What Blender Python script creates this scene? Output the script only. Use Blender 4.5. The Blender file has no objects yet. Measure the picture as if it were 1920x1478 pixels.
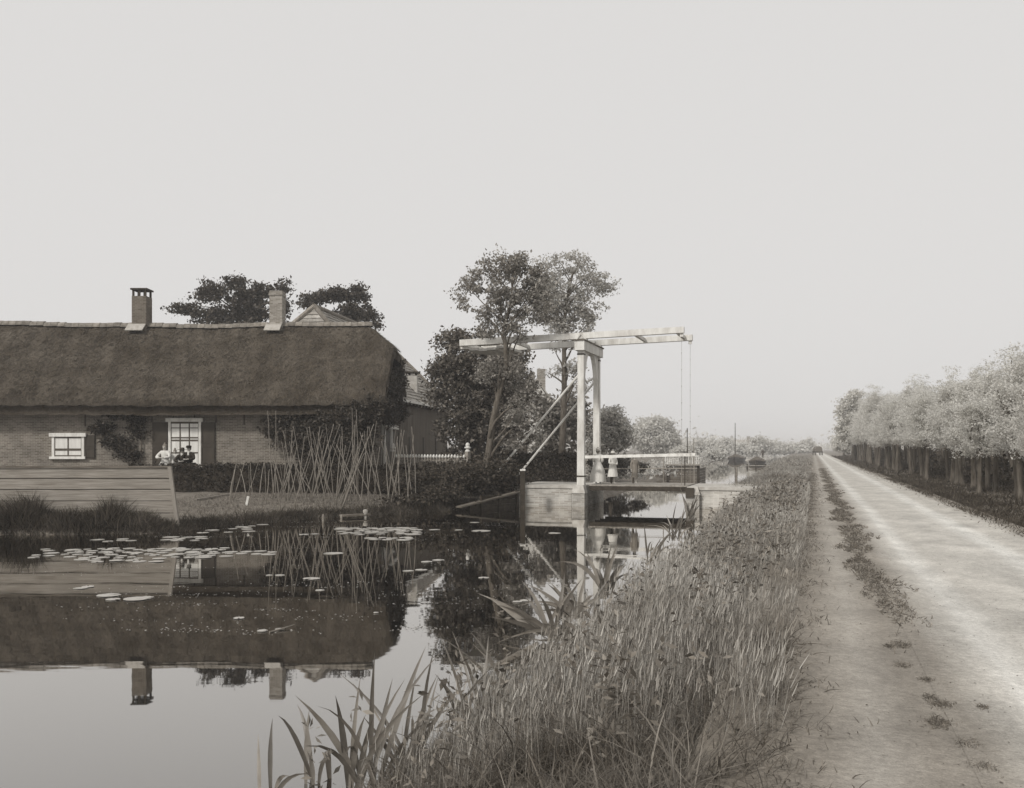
import bpy, math, random
import numpy as np
from mathutils import Vector, Matrix

random.seed(7)
rng = np.random.default_rng(7)
SC = bpy.context.scene
COL = SC.collection

# ------------------------------------------------------------------ frame of the place
F, HZ, CX, HC = 1758.0, 842.0, 960.0, 2.4          # focal length in photo pixels, horizon row, centre column, eye height over the water
ANG = math.atan((1525 - CX) / F)                   # the canal and the road run off to the right of the view
SN, CS = math.sin(ANG), math.cos(ANG)
U = np.array([SN, CS, 0.0])                        # along the canal
N = np.array([CS, -SN, 0.0])                       # across it, to the right
ZUP = np.array([0, 0, 1.0])

def at(px, py, Y):
    return np.array([(px - CX) / F * Y, Y, HC - (py - HZ) / F * Y])
def xat(px, Y): return (px - CX) / F * Y
def zat(py, Y): return HC - (py - HZ) / F * Y
def onwater(px, py):
    Y = F * HC / (py - HZ)
    return np.array([(px - CX) / F * Y, Y, 0.0])
def ls(lat, s, z=0.0):
    return np.array([CS * lat + SN * s, -SN * lat + CS * s, z])
def tols(x, y): return CS * x - SN * y, SN * x + CS * y

# ------------------------------------------------------------------ materials (sepia print tones)
def sepia(v):
    v = v * float(np.interp(v, [0.03, 0.12, 0.3, 0.6], [0.70, 0.78, 0.88, 0.96]))
    t = min(1.0, max(0.0, (math.log(max(v, 1e-3)) - math.log(0.02)) / (math.log(0.6) - math.log(0.02))))
    a = (1.28, 0.985, 0.66); b = (1.02, 1.0, 0.94)
    return tuple(max(0.0, v * (a[i] * (1 - t) + b[i] * t)) for i in range(3)) + (1.0,)

MATS = {}
def mat(name, v, lo=0.75, hi=1.3, scale=4.0, stretch=(1, 1, 1), rough=0.85, bump=0.0, bscale=None, island=0.0,
        detail=6.0, trans=0.0, spec=0.25, coord='Object', contrast=(0.3, 0.7), scale2=None, amt2=0.0, along=None):
    m = bpy.data.materials.new(name); m.use_nodes = True
    nt = m.node_tree; nd = nt.nodes; lk = nt.links
    bs = nd['Principled BSDF']
    bs.inputs['Roughness'].default_value = rough
    bs.inputs['Specular IOR Level'].default_value = spec
    tc = nd.new('ShaderNodeTexCoord'); mp = nd.new('ShaderNodeMapping')
    mp.inputs['Scale'].default_value = stretch
    lk.new(tc.outputs[coord], mp.inputs['Vector'])
    no = nd.new('ShaderNodeTexNoise'); no.inputs['Scale'].default_value = scale; no.inputs['Detail'].default_value = detail
    no.inputs['Roughness'].default_value = 0.62
    if along:
        mp.vector_type = 'TEXTURE'; mp.inputs['Rotation'].default_value = (0, 0, math.pi / 2 - ANG); mp.inputs['Scale'].default_value = along
    lk.new(mp.outputs['Vector'], no.inputs['Vector'])
    cr = nd.new('ShaderNodeValToRGB')
    cr.color_ramp.elements[0].position = contrast[0]; cr.color_ramp.elements[1].position = contrast[1]
    cr.color_ramp.elements[0].color = sepia(v * lo); cr.color_ramp.elements[1].color = sepia(v * hi)
    lk.new(no.outputs['Fac'], cr.inputs['Fac'])
    out = cr.outputs['Color']
    def mul(sock, lo_, hi_, cur):
        mr = nd.new('ShaderNodeMapRange'); mr.inputs['To Min'].default_value = lo_; mr.inputs['To Max'].default_value = hi_
        lk.new(sock, mr.inputs['Value'])
        mx = nd.new('ShaderNodeMix'); mx.data_type = 'RGBA'; mx.blend_type = 'MULTIPLY'; mx.inputs['Factor'].default_value = 1.0
        lk.new(cur, mx.inputs['A']); lk.new(mr.outputs['Result'], mx.inputs['B'])
        return mx.outputs['Result']
    if island > 0:
        ge = nd.new('ShaderNodeNewGeometry')
        out = mul(ge.outputs['Random Per Island'], 1 - island, 1 + island, out)
    if scale2:
        n2 = nd.new('ShaderNodeTexNoise'); n2.inputs['Scale'].default_value = scale2; n2.inputs['Detail'].default_value = 3
        lk.new(tc.outputs[coord], n2.inputs['Vector'])
        out = mul(n2.outputs['Fac'], 1 - amt2, 1 + amt2, out)
    lk.new(out, bs.inputs['Base Color'])
    if bump > 0:
        b = nd.new('ShaderNodeBump'); b.inputs['Strength'].default_value = min(1, bump); b.inputs['Distance'].default_value = 0.05
        nb = no
        if bscale:
            nb = nd.new('ShaderNodeTexNoise'); nb.inputs['Scale'].default_value = bscale; nb.inputs['Detail'].default_value = 5
            lk.new(mp.outputs['Vector'], nb.inputs['Vector'])
        lk.new(nb.outputs['Fac'], b.inputs['Height']); lk.new(b.outputs['Normal'], bs.inputs['Normal'])
    if trans > 0:
        tr = nd.new('ShaderNodeBsdfTranslucent'); lk.new(out, tr.inputs['Color'])
        ms = nd.new('ShaderNodeMixShader'); ms.inputs['Fac'].default_value = trans
        lk.new(bs.outputs['BSDF'], ms.inputs[1]); lk.new(tr.outputs['BSDF'], ms.inputs[2])
        lk.new(ms.outputs['Shader'], nd['Material Output'].inputs['Surface'])
    MATS[name] = m
    return m

def brick(name, v, mortar, scale=1.0, lo=0.7, hi=1.25, plane='XZ', dirt=0.3):
    m = bpy.data.materials.new(name); m.use_nodes = True
    nt = m.node_tree; nd = nt.nodes; lk = nt.links
    bs = nd['Principled BSDF']; bs.inputs['Roughness'].default_value = 0.9; bs.inputs['Specular IOR Level'].default_value = 0.15
    tc = nd.new('ShaderNodeTexCoord'); sp = nd.new('ShaderNodeSeparateXYZ'); cb = nd.new('ShaderNodeCombineXYZ')
    ad = nd.new('ShaderNodeMath'); ad.operation = 'ADD'
    lk.new(tc.outputs['Object'], sp.inputs[0])
    lk.new(sp.outputs['X'], ad.inputs[0]); lk.new(sp.outputs['Y'], ad.inputs[1])
    lk.new(ad.outputs[0], cb.inputs['X']); lk.new(sp.outputs['Z'], cb.inputs['Y'])
    br = nd.new('ShaderNodeTexBrick'); br.inputs['Scale'].default_value = scale
    br.inputs['Brick Width'].default_value = 0.24; br.inputs['Row Height'].default_value = 0.075; br.inputs['Mortar Size'].default_value = 0.008
    br.inputs['Color1'].default_value = sepia(v * lo); br.inputs['Color2'].default_value = sepia(v * hi); br.inputs['Mortar'].default_value = sepia(mortar)
    lk.new(cb.outputs[0], br.inputs['Vector'])
    no = nd.new('ShaderNodeTexNoise'); no.inputs['Scale'].default_value = 0.9; no.inputs['Detail'].default_value = 7; no.inputs['Roughness'].default_value = 0.65
    lk.new(tc.outputs['Object'], no.inputs['Vector'])
    mr = nd.new('ShaderNodeMapRange'); mr.inputs['From Min'].default_value = 0.3; mr.inputs['From Max'].default_value = 0.7
    mr.inputs['To Min'].default_value = 1 - dirt; mr.inputs['To Max'].default_value = 1 + dirt
    lk.new(no.outputs['Fac'], mr.inputs['Value'])
    mx = nd.new('ShaderNodeMix'); mx.data_type = 'RGBA'; mx.blend_type = 'MULTIPLY'; mx.inputs['Factor'].default_value = 1
    lk.new(br.outputs['Color'], mx.inputs['A']); lk.new(mr.outputs['Result'], mx.inputs['B'])
    lk.new(mx.outputs['Result'], bs.inputs['Base Color'])
    b = nd.new('ShaderNodeBump'); b.inputs['Strength'].default_value = 0.5; b.inputs['Distance'].default_value = 0.02
    lk.new(br.outputs['Fac'], b.inputs['Height']); b.invert = True
    lk.new(b.outputs['Normal'], bs.inputs['Normal'])
    MATS[name] = m
    return m

mat('soil', 0.10, 0.6, 1.5, 3.0, bump=0.6, bscale=25)
mat('turf', 0.17, 0.6, 1.35, 3.0, bump=0.5, bscale=30, detail=8)
mat('thatch', 0.085, 0.6, 1.42, 0.7, stretch=(1.0, 1.0, 1.0), bump=0.9, bscale=18, detail=12, rough=1.0, spec=0.05, scale2=16.0, amt2=0.7)
mat('straw', 0.108, 0.55, 1.45, 0.8, island=0.5, rough=1.0, spec=0.05, scale2=0.6, amt2=0.35)
mat('ridge_tile', 0.22, 0.6, 1.3, 5.0, bump=0.3, island=0.25)
mat('roof_tile', 0.34, 0.6, 1.35, 3.0, bump=0.4, bscale=20, island=0.15, scale2=1.2, amt2=0.25)
mat('lead', 0.38, 0.8, 1.2, 6.0)
brick('house_brick', 0.17, 0.30, dirt=0.32)
brick('chimney_brick', 0.13, 0.2, dirt=0.3)
brick('pale_chimney_brick', 0.28, 0.34, dirt=0.2)
brick('abutment_brick', 0.40, 0.48, lo=0.75, hi=1.2, dirt=0.4)
mat('coping_stone', 0.46, 0.7, 1.15, 4.0, bump=0.3)
mat('white_paint', 0.66, 0.72, 1.08, 5.0, stretch=(1, 1, 0.35), rough=0.5, contrast=(0.28, 0.55), bump=0.15)
mat('bridge_paint', 0.6, 0.72, 1.1, 3.5, stretch=(1, 1, 0.3), rough=0.55, contrast=(0.28, 0.6), bump=0.2, detail=8)
mat('grey_paint', 0.26, 0.75, 1.15, 5.0, stretch=(1, 1, 0.3), rough=0.6)
mat('shutter_paint', 0.05, 0.75, 1.2, 4.0, stretch=(1, 1, 0.3), rough=0.6)
mat('curtained_glass', 0.72, 0.8, 1.05, 2.0, stretch=(4, 4, 0.3), rough=0.08, spec=0.5)
mat('sash_paint', 0.09, 0.8, 1.2, 4.0)
mat('barn_board', 0.14, 0.5, 1.4, 2.0, stretch=(9, 9, 0.25), bump=0.5, detail=8)
mat('dark_wood', 0.045, 0.5, 1.5, 3.0, stretch=(2, 2, 2), bump=0.5)
mat('plank_wood', 0.25, 0.6, 1.25, 3.0, stretch=(0.35, 1, 8), bump=0.4, detail=8, scale2=0.8, amt2=0.25, island=0.18)
mat('old_plank', 0.14, 0.5, 1.4, 2.5, stretch=(0.6, 0.6, 5), bump=0.4, detail=8, island=0.2)
mat('pole_wood', 0.23, 0.6, 1.25, 6.0, bump=0.3)
mat('deck_wood', 0.3, 0.7, 1.2, 3.0, bump=0.3)
mat('iron', 0.04, 0.8, 1.2, 8.0, rough=0.6)
mat('bark', 0.12, 0.5, 1.4, 4.0, stretch=(3, 3, 0.7), bump=0.8, detail=9)
mat('willow_bark', 0.13, 0.4, 1.4, 3.5, stretch=(3, 3, 0.5), bump=0.9, detail=9)
mat('leaf_dark', 0.07, 0.5, 1.5, 0.9, island=0.45, trans=0.25, rough=0.6, spec=0.35)
mat('leaf_mid', 0.32, 0.6, 1.35, 0.8, island=0.4, trans=0.4, rough=0.6, spec=0.3)
mat('leaf_chestnut', 0.15, 0.5, 1.5, 0.9, island=0.45, trans=0.3, rough=0.6, spec=0.35)
mat('leaf_light', 0.52, 0.7, 1.2, 0.8, island=0.3, trans=0.45, rough=0.6, spec=0.3)
mat('leaf_willow_hazed', 0.64, 0.85, 1.15, 0.7, island=0.14, trans=0.45, rough=0.8, spec=0.1)  # crown colour paled to paint in haze and sky flare
mat('leaf_far_hazed', 0.64, 0.88, 1.12, 0.3, island=0.1, trans=0.45, rough=0.9, spec=0.05)  # distance haze put into the leaf colour, on top of the haze volume
mat('hedge_leaf', 0.045, 0.5, 1.5, 1.5, island=0.5, trans=0.15, rough=0.6, spec=0.3)
mat("grass_blade", 0.31, 0.55, 1.45, 0.55, island=0.5, trans=0.35, rough=0.6, spec=0.3, detail=4)
mat("grass_near", 0.17, 0.5, 1.5, 0.8, island=0.55, trans=0.3, rough=0.55, spec=0.35, detail=4)
mat('grass_dark', 0.075, 0.5, 1.5, 0.8, island=0.5, trans=0.2, rough=0.7)
mat('weed_leaf', 0.19, 0.6, 1.4, 2.0, island=0.5, trans=0.2, rough=0.7)
mat('grass_pale', 0.34, 0.6, 1.4, 0.8, island=0.45, trans=0.2, rough=0.8)
mat('iris_leaf', 0.22, 0.6, 1.4, 2.0, island=0.35, trans=0.3, rough=0.45, spec=0.4)
mat('pad', 0.46, 0.75, 1.1, 6.0, rough=0.35, spec=0.5, coord='Generated')  # pale base colour paints in the sky sheen on the flat leaves
mat('skin', 0.4, 0.9, 1.1, 8.0, rough=0.6)
mat('cloth_white', 0.58, 0.85, 1.08, 7.0, bump=0.2, stretch=(3, 3, .5))
mat('cloth_grey', 0.22, 0.8, 1.15, 7.0, bump=0.2, stretch=(3, 3, .5))
mat('cloth_black', 0.022, 0.8, 1.3, 7.0, bump=0.2)
mat('cloth_dark', 0.06, 0.8, 1.3, 7.0, bump=0.2)
mat('hair_dark', 0.03, 0.7, 1.4, 20.0)
mat('hair_fair', 0.2, 0.7, 1.3, 20.0)
mat('hull_tar', 0.03, 0.7, 1.5, 3.0, rough=0.5)
mat('tarpaulin', 0.12, 0.7, 1.3, 3.0)
mat('white_wall', 0.6, 0.8, 1.05, 2.0)
mat('far_ground', 0.22, 0.7, 1.3, 0.3)

def dirt():
    m = bpy.data.materials.new('road_dirt'); m.use_nodes = True
    nt = m.node_tree; nd = nt.nodes; lk = nt.links
    bs = nd['Principled BSDF']; bs.inputs['Roughness'].default_value = 0.95; bs.inputs['Specular IOR Level'].default_value = 0.1
    tc = nd.new('ShaderNodeTexCoord'); dt = nd.new('ShaderNodeVectorMath'); dt.operation = 'DOT_PRODUCT'; dt.inputs[1].default_value = tuple(N)
    lk.new(tc.outputs['Object'], dt.inputs[0])
    def noise(scale, detail, stretch=None):
        n = nd.new('ShaderNodeTexNoise'); n.inputs['Scale'].default_value = scale; n.inputs['Detail'].default_value = detail; n.inputs['Roughness'].default_value = 0.68
        if stretch:
            mp = nd.new('ShaderNodeMapping'); mp.vector_type = 'TEXTURE'; mp.inputs['Rotation'].default_value = (0, 0, math.pi / 2 - ANG); mp.inputs['Scale'].default_value = stretch
            lk.new(tc.outputs['Object'], mp.inputs['Vector']); lk.new(mp.outputs['Vector'], n.inputs['Vector'])
        else: lk.new(tc.outputs['Object'], n.inputs['Vector'])
        return n.outputs['Fac']
    def math_(op, a, b):
        x = nd.new('ShaderNodeMath'); x.operation = op
        for k, v in enumerate((a, b)):
            if isinstance(v, (int, float)): x.inputs[k].default_value = v
            else: lk.new(v, x.inputs[k])
        return x.outputs[0]
    wav = math_('MULTIPLY', math_('SUBTRACT', noise(0.9, 6, (4, 1, 1)), 0.5), 0.34)
    lat = math_('ADD', dt.outputs['Value'], wav)
    cr = nd.new('ShaderNodeValToRGB'); el = cr.color_ramp.elements
    stops = [(-0.3, .20), (0.05, .26), (0.3, .34), (0.55, .26), (0.8, .28), (1.1, .47), (1.22, .57), (1.36, .54), (1.5, .46), (1.9, .47), (2.3, .49), (2.55, .60), (2.72, .57), (2.86, .46), (3.2, .46), (3.6, .25)]
    el[0].position = 0; el[0].color = sepia(stops[0][1]); el[1].position = 1; el[1].color = sepia(stops[-1][1])
    for l, v in stops[1:-1]:
        e = el.new((l + .3) / 3.9); e.color = sepia(v)
    mr = nd.new('ShaderNodeMapRange'); mr.inputs['From Min'].default_value = -.3; mr.inputs['From Max'].default_value = 3.6; lk.new(lat, mr.inputs['Value'])
    lk.new(mr.outputs['Result'], cr.inputs['Fac'])
    cur = cr.outputs['Color']
    for fac, lo, hi in ((noise(1.7, 12, (1.7, 1, 1)), .74, 1.24), (noise(22, 8), .8, 1.2), (noise(90, 3), .82, 1.18)):
        q = nd.new('ShaderNodeMapRange'); q.inputs['From Min'].default_value = .3; q.inputs['From Max'].default_value = .7; q.inputs['To Min'].default_value = lo; q.inputs['To Max'].default_value = hi; lk.new(fac, q.inputs['Value'])
        mx = nd.new('ShaderNodeMix'); mx.data_type = 'RGBA'; mx.blend_type = 'MULTIPLY'; mx.inputs['Factor'].default_value = 1; lk.new(cur, mx.inputs['A']); lk.new(q.outputs['Result'], mx.inputs['B']); cur = mx.outputs['Result']
    lk.new(cur, bs.inputs['Base Color'])
    b = nd.new('ShaderNodeBump'); b.inputs['Strength'].default_value = .7; b.inputs['Distance'].default_value = .03
    lk.new(noise(14, 12), b.inputs['Height']); lk.new(b.outputs['Normal'], bs.inputs['Normal'])
    MATS['road_dirt'] = m
dirt()

def water_mat():
    m = bpy.data.materials.new('still_water'); m.use_nodes = True
    nt = m.node_tree; nd = nt.nodes; lk = nt.links
    nd.remove(nd['Principled BSDF'])
    df = nd.new('ShaderNodeBsdfDiffuse'); df.inputs['Color'].default_value = sepia(0.003)
    gl = nd.new('ShaderNodeBsdfGlossy'); gl.inputs['Color'].default_value = (0.95, 0.93, 0.9, 1); gl.inputs['Roughness'].default_value = 0.02
    lw = nd.new('ShaderNodeLayerWeight'); lw.inputs['Blend'].default_value = 0.5
    mr = nd.new('ShaderNodeMapRange'); mr.inputs['From Min'].default_value = 0.40; mr.inputs['From Max'].default_value = 1.0
    mr.inputs['To Min'].default_value = 0.08; mr.inputs['To Max'].default_value = 0.96
    lk.new(lw.outputs['Facing'], mr.inputs['Value'])
    tc = nd.new('ShaderNodeTexCoord'); mp = nd.new('ShaderNodeMapping'); mp.inputs['Scale'].default_value = (0.55, 1.6, 1)
    lk.new(tc.outputs['Object'], mp.inputs['Vector'])
    no = nd.new('ShaderNodeTexNoise'); no.inputs['Scale'].default_value = 1.3; no.inputs['Detail'].default_value = 2.5
    lk.new(mp.outputs['Vector'], no.inputs['Vector'])
    n2 = nd.new('ShaderNodeTexNoise'); n2.inputs['Scale'].default_value = 0.12; n2.inputs['Detail'].default_value = 1
    lk.new(tc.outputs['Object'], n2.inputs['Vector'])
    r2 = nd.new('ShaderNodeMapRange'); r2.inputs['From Min'].default_value = 0.35; r2.inputs['From Max'].default_value = 0.7
    r2.inputs['To Min'].default_value = 0.004; r2.inputs['To Max'].default_value = 0.02
    lk.new(n2.outputs['Fac'], r2.inputs['Value'])
    bp = nd.new('ShaderNodeBump'); bp.inputs['Distance'].default_value = 0.1
    lk.new(r2.outputs['Result'], bp.inputs['Strength']); lk.new(no.outputs['Fac'], bp.inputs['Height'])
    lk.new(bp.outputs['Normal'], gl.inputs['Normal'])
    mx = nd.new('ShaderNodeMixShader'); lk.new(mr.outputs['Result'], mx.inputs['Fac'])
    lk.new(df.outputs[0], mx.inputs[1]); lk.new(gl.outputs[0], mx.inputs[2])
    lk.new(mx.outputs[0], nd['Material Output'].inputs['Surface'])
    MATS['water'] = m
water_mat()

# ------------------------------------------------------------------ mesh builders
class MB:
    def __init__(s): s.v = []; s.f = []
    def add(s, vs, fs):
        o = len(s.v); s.v += [tuple(map(float, p)) for p in vs]; s.f += [tuple(i + o for i in f) for f in fs]; return s
    def hexa(s, p):        # 8 corners: bottom 4 (ccw), top 4
        return s.add(p, [(3, 2, 1, 0), (4, 5, 6, 7), (0, 1, 5, 4), (1, 2, 6, 5), (2, 3, 7, 6), (3, 0, 4, 7)])
    def box(s, c, size, ax=(1, 0, 0), ay=(0, 1, 0), az=(0, 0, 1)):
        c = np.array(c, float); ax, ay, az = (np.array(a, float) for a in (ax, ay, az))
        hx, hy, hz = size[0] / 2, size[1] / 2, size[2] / 2
        P = [c + ax * i * hx + ay * j * hy + az * k * hz for k in (-1, 1) for i, j in ((-1, -1), (1, -1), (1, 1), (-1, 1))]
        return s.hexa(P)
    def span(s, x0, x1, y0, y1, z0, z1): return s.box(((x0 + x1) / 2, (y0 + y1) / 2, (z0 + z1) / 2), (x1 - x0, y1 - y0, z1 - z0))
    def bar(s, p0, p1, w, h, up=(0, 0, 1)):     # w across, h along up
        p0 = np.array(p0, float); p1 = np.array(p1, float); d = p1 - p0; L = np.linalg.norm(d); d = d / L
        up = np.array(up, float); side = np.cross(d, up); side /= np.linalg.norm(side); u2 = np.cross(side, d)
        return s.box((p0 + p1) / 2, (L, w, h), d, side, u2)
    def tube(s, pts, rad, n=8, cap=True):
        pts = [np.array(p, float) for p in pts]
        if not hasattr(rad, '__len__'): rad = [rad] * len(pts)
        o = len(s.v); ref = None
        for i, p in enumerate(pts):
            d = pts[min(i + 1, len(pts) - 1)] - pts[max(i - 1, 0)]; d = d / (np.linalg.norm(d) + 1e-9)
            if ref is None:
                ref = np.cross(d, (0, 0, 1.0)) if abs(d[2]) < 0.9 else np.cross(d, (1.0, 0, 0))
            ref = ref - d * np.dot(ref, d); ref /= np.linalg.norm(ref) + 1e-9
            b = np.cross(d, ref)
            for k in range(n):
                a = 2 * math.pi * k / n
                s.v.append(tuple(p + (ref * math.cos(a) + b * math.sin(a)) * rad[i]))
        for i in range(len(pts) - 1):
            for k in range(n):
                s.f.append((o + i * n + k, o + i * n + (k + 1) % n, o + (i + 1) * n + (k + 1) % n, o + (i + 1) * n + k))
        if cap:
            s.f.append(tuple(o + k for k in range(n - 1, -1, -1))); s.f.append(tuple(o + (len(pts) - 1) * n + k for k in range(n)))
        return s
    def lathe(s, prof, c=(0, 0, 0), n=14, sq=1.0):
        o = len(s.v)
        for r, z in prof:
            for k in range(n):
                a = 2 * math.pi * k / n
                s.v.append((c[0] + r * math.cos(a), c[1] + r * math.sin(a) * sq, c[2] + z))
        for i in range(len(prof) - 1):
            for k in range(n):
                s.f.append((o + i * n + k, o + i * n + (k + 1) % n, o + (i + 1) * n + (k + 1) % n, o + (i + 1) * n + k))
        s.f.append(tuple(o + k for k in range(n - 1, -1, -1))); s.f.append(tuple(o + (len(prof) - 1) * n + k for k in range(n)))
        return s
    def prism(s, poly, ext):     # polygon of 3-D points pushed along ext
        n = len(poly); P = [np.array(p, float) for p in poly]; e = np.array(ext, float)
        return s.add(P + [p + e for p in P], [tuple(range(n - 1, -1, -1)), tuple(range(n, 2 * n))] + [(i, (i + 1) % n, n + (i + 1) % n, n + i) for i in range(n)])
    def build(s, name, m, parent=None, loc=None, smooth=False):
        off = np.zeros(3)
        if parent is not None: off = np.array(parent['_o'] if '_o' in parent else (0, 0, 0), float)
        elif loc is not None: off = np.array(loc, float)
        me = bpy.data.meshes.new(name)
        me.from_pydata([tuple(np.array(p) - off) for p in s.v], [], s.f)
        me.materials.append(MATS[m]); me.update()
        if smooth: me.polygons.foreach_set('use_smooth', [True] * len(me.polygons))
        o = bpy.data.objects.new(name, me); COL.objects.link(o)
        if parent is not None:
            o.parent = parent; o['_o'] = tuple(off)
        elif loc is not None: o.location = tuple(off); o['_o'] = tuple(off)
        return o

def quads(name, V, m, parent=None, loc=None, nv=4, smooth=False):
    """V: (k, 4, 3) quads -> one mesh"""
    return grid_strips(name, V.reshape(len(V), 2, 2, 3) if False else V, m, parent, loc, smooth)

def mesh_from_arrays(name, co, faces, m, parent=None, loc=None, smooth=False):
    off = np.zeros(3)
    if parent is not None: off = np.array(parent['_o'] if '_o' in parent else (0, 0, 0), float)
    elif loc is not None: off = np.array(loc, float)
    co = (co.reshape(-1, 3) - off).astype(np.float32)
    faces = faces.astype(np.int32); nf = len(faces)
    me = bpy.data.meshes.new(name)
    me.vertices.add(len(co)); me.vertices.foreach_set('co', co.ravel())
    me.loops.add(nf * 4); me.loops.foreach_set('vertex_index', faces.ravel())
    me.polygons.add(nf); me.polygons.foreach_set('loop_start', np.arange(0, nf * 4, 4, dtype=np.int32))
    me.update(calc_edges=True)
    if smooth: me.polygons.foreach_set('use_smooth', np.ones(nf, bool))
    me.materials.append(MATS[m])
    o = bpy.data.objects.new(name, me); COL.objects.link(o)
    if parent is not None: o.parent = parent; o['_o'] = tuple(off)
    elif loc is not None: o.location = tuple(off); o['_o'] = tuple(off)
    return o

def grid_strips(name, V, m, parent=None, loc=None, smooth=False):
    k = len(V)
    return mesh_from_arrays(name, V, np.arange(k * 4).reshape(k, 4), m, parent, loc, smooth)

def unit(v): return v / (np.linalg.norm(v, axis=-1, keepdims=True) + 1e-9)

def leaf_quads(P, size, up=0.35, aspect=1.7, jit=0.4):
    """diamond leaves at points P with random tilt"""
    k = len(P)
    nrm = unit(rng.normal(size=(k, 3)) + np.array([0, 0, up * 2]))
    a = unit(np.cross(nrm, rng.normal(size=(k, 3)))); b = np.cross(nrm, a)
    sz = size * (1 + jit * (rng.random((k, 1)) * 2 - 1))
    la = a * sz * 0.5 * math.sqrt(aspect); lb = b * sz * 0.5 / math.sqrt(aspect)
    bend = nrm * sz * 0.12
    return np.stack([P - la, P - lb * 1.0 + bend, P + la, P + lb + bend], axis=1)

def blades(P, D, H, W, sag, seg=3, tip=0.08):
    """curved tapering blades: P base, D direction, H length, W width, sag offset vector at tip"""
    k = len(P); H = np.broadcast_to(np.asarray(H, float).reshape(-1, 1), (k, 1)); W = np.broadcast_to(np.asarray(W, float).reshape(-1, 1), (k, 1))
    side = unit(np.cross(D, rng.normal(size=(k, 3))))
    rows = []
    for i in range(seg + 1):
        t = i / seg
        c = P + D * H * t + sag * t * t
        w = W * 0.5 * ((1 - t) ** 0.7 * (1 - tip) + tip)
        if t == 0: w = W * 0.4
        rows.append(np.stack([c - side * w, c + side * w], axis=1))
    co = np.stack(rows, axis=1).reshape(k, (seg + 1) * 2, 3)
    base = (np.arange(k) * (seg + 1) * 2)[:, None, None]
    f = np.array([[2 * i, 2 * i + 1, 2 * i + 3, 2 * i + 2] for i in range(seg)])[None] + base
    return co.reshape(-1, 3), f.reshape(-1, 4)

def tag(o, label=None, cat=None, group=None, kind=None):
    if label: o['label'] = label
    if cat: o['category'] = cat
    if group: o['group'] = group
    if kind: o['kind'] = kind
    return o
def thing(name, label, cat, loc=(0, 0, 0), group=None):
    o = bpy.data.objects.new(name, None); COL.objects.link(o); o.location = tuple(map(float, loc)); o['_o'] = tuple(map(float, loc))
    o.empty_display_size = 0.2
    return tag(o, label, cat, group)
def children_of(o): return [c for c in COL.objects if c.parent == o]
def copy_tree(o, parent=None):
    c = o.copy(); COL.objects.link(c)
    if parent is not None: c.parent = parent
    for ch in list(o.children): copy_tree(ch, c)
    return c

# ------------------------------------------------------------------ ground, water, road
LS = [(-40, -70), (0, -48), (12, -40), (17, -32), (19.6, -25), (21.2, -19.6), (22.3, -17.6), (24.5, -17.3), (28.9, -16.2), (32.5, -13.9), (39.1, -11.7), (39.5, -9.3), (43, -9.3), (46, -9.8),
      (60, -10.5), (100, -12.5), (150, -16.5), (200, -20), (300, -21), (450, -19), (520, -12), (3000, -12)]
RS = [(-40, -3.4), (3, -2.9), (6.2, -2.9), (7.8, -2.7), (9.6, -2.6), (25, -2.65), (38.9, -2.8), (39.3, -4.6), (43, -4.6), (60, -4.4), (100, -5.0), (160, -6.2), (250, -8), (450, -10), (520, -11), (3000, -11)]
def Lf(s): return np.interp(s, [a for a, b in LS], [b for a, b in LS])
def Rf(s): return np.interp(s, [a for a, b in RS], [b for a, b in RS])
def wob(a, b):
    return 0.5 * np.sin(a * 1.7 + b * 0.6) + 0.3 * np.sin(a * 3.9 - b * 2.3 + 1) + 0.2 * np.sin(a * 7.7 + b * 5.1 + 2)
def height(lat, s):
    dl = Lf(s) + 0.22 * wob(s, 0) - lat; dr = lat - (Rf(s) + 0.15 * wob(s * 1.3 + 5, 1))
    zl = np.interp(dl, [0, 0.25, 1.0, 3.0, 6.0, 12, 40], [-0.05, 0.13, 0.22, 0.40, 0.58, 0.75, 0.8])
    zr = np.interp(dr, [0, 0.3, 1.2, 2.5, 3.0], [-0.05, 0.2, 0.52, 0.86, 0.9])
    zr = np.where(lat > 3.6, np.interp(lat, [3.6, 4.3, 5.2, 9, 14], [0.9, 0.8, 0.9, 1.0, 0.9]), zr)
    bed = -np.interp(np.minimum(-dl, -dr), [0, 0.5, 2.0], [0.05, 0.4, 1.2])
    z = np.where(dl >= 0, zl, np.where(dr >= 0, zr, bed))
    rough = np.where(((dl > 0) | (dr > 0.2)) & ~((lat > -0.2) & (lat < 3.7)), 0.035, 0.0) * wob(lat * 2.1, s * 2.1)
    return z + rough

def ground():
    lat = np.concatenate([-np.geomspace(1500, 60, 14), np.linspace(-55, -27, 40), np.linspace(-26.6, 12, 120), np.geomspace(13, 1500, 18)])
    s = np.concatenate([np.linspace(-30, 0, 20), np.linspace(0.4, 70, 190), np.linspace(72, 200, 40), np.geomspace(210, 3500, 26)])
    LA, S = np.meshgrid(lat, s); Z = height(LA, S)
    X = CS * LA + SN * S; Y = -SN * LA + CS * S
    co = np.stack([X, Y, Z], -1).reshape(-1, 3); nl = len(lat); ns = len(s)
    i = np.arange(ns - 1)[:, None] * nl + np.arange(nl - 1)[None]
    f = np.stack([i, i + 1, i + nl + 1, i + nl], -1).reshape(-1, 4)
    o = mesh_from_arrays('ground', co, f, 'turf', smooth=True); tag(o, 'low grassy polder ground on both banks', kind='structure')
ground()
o = MB().add([ls(-90, -30), ls(6, -30), ls(0, 560), ls(-40, 560)], [(0, 1, 2, 3)]).build('water', 'water'); tag(o, 'still dark canal water mirroring the farm and sky', kind='structure')

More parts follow.
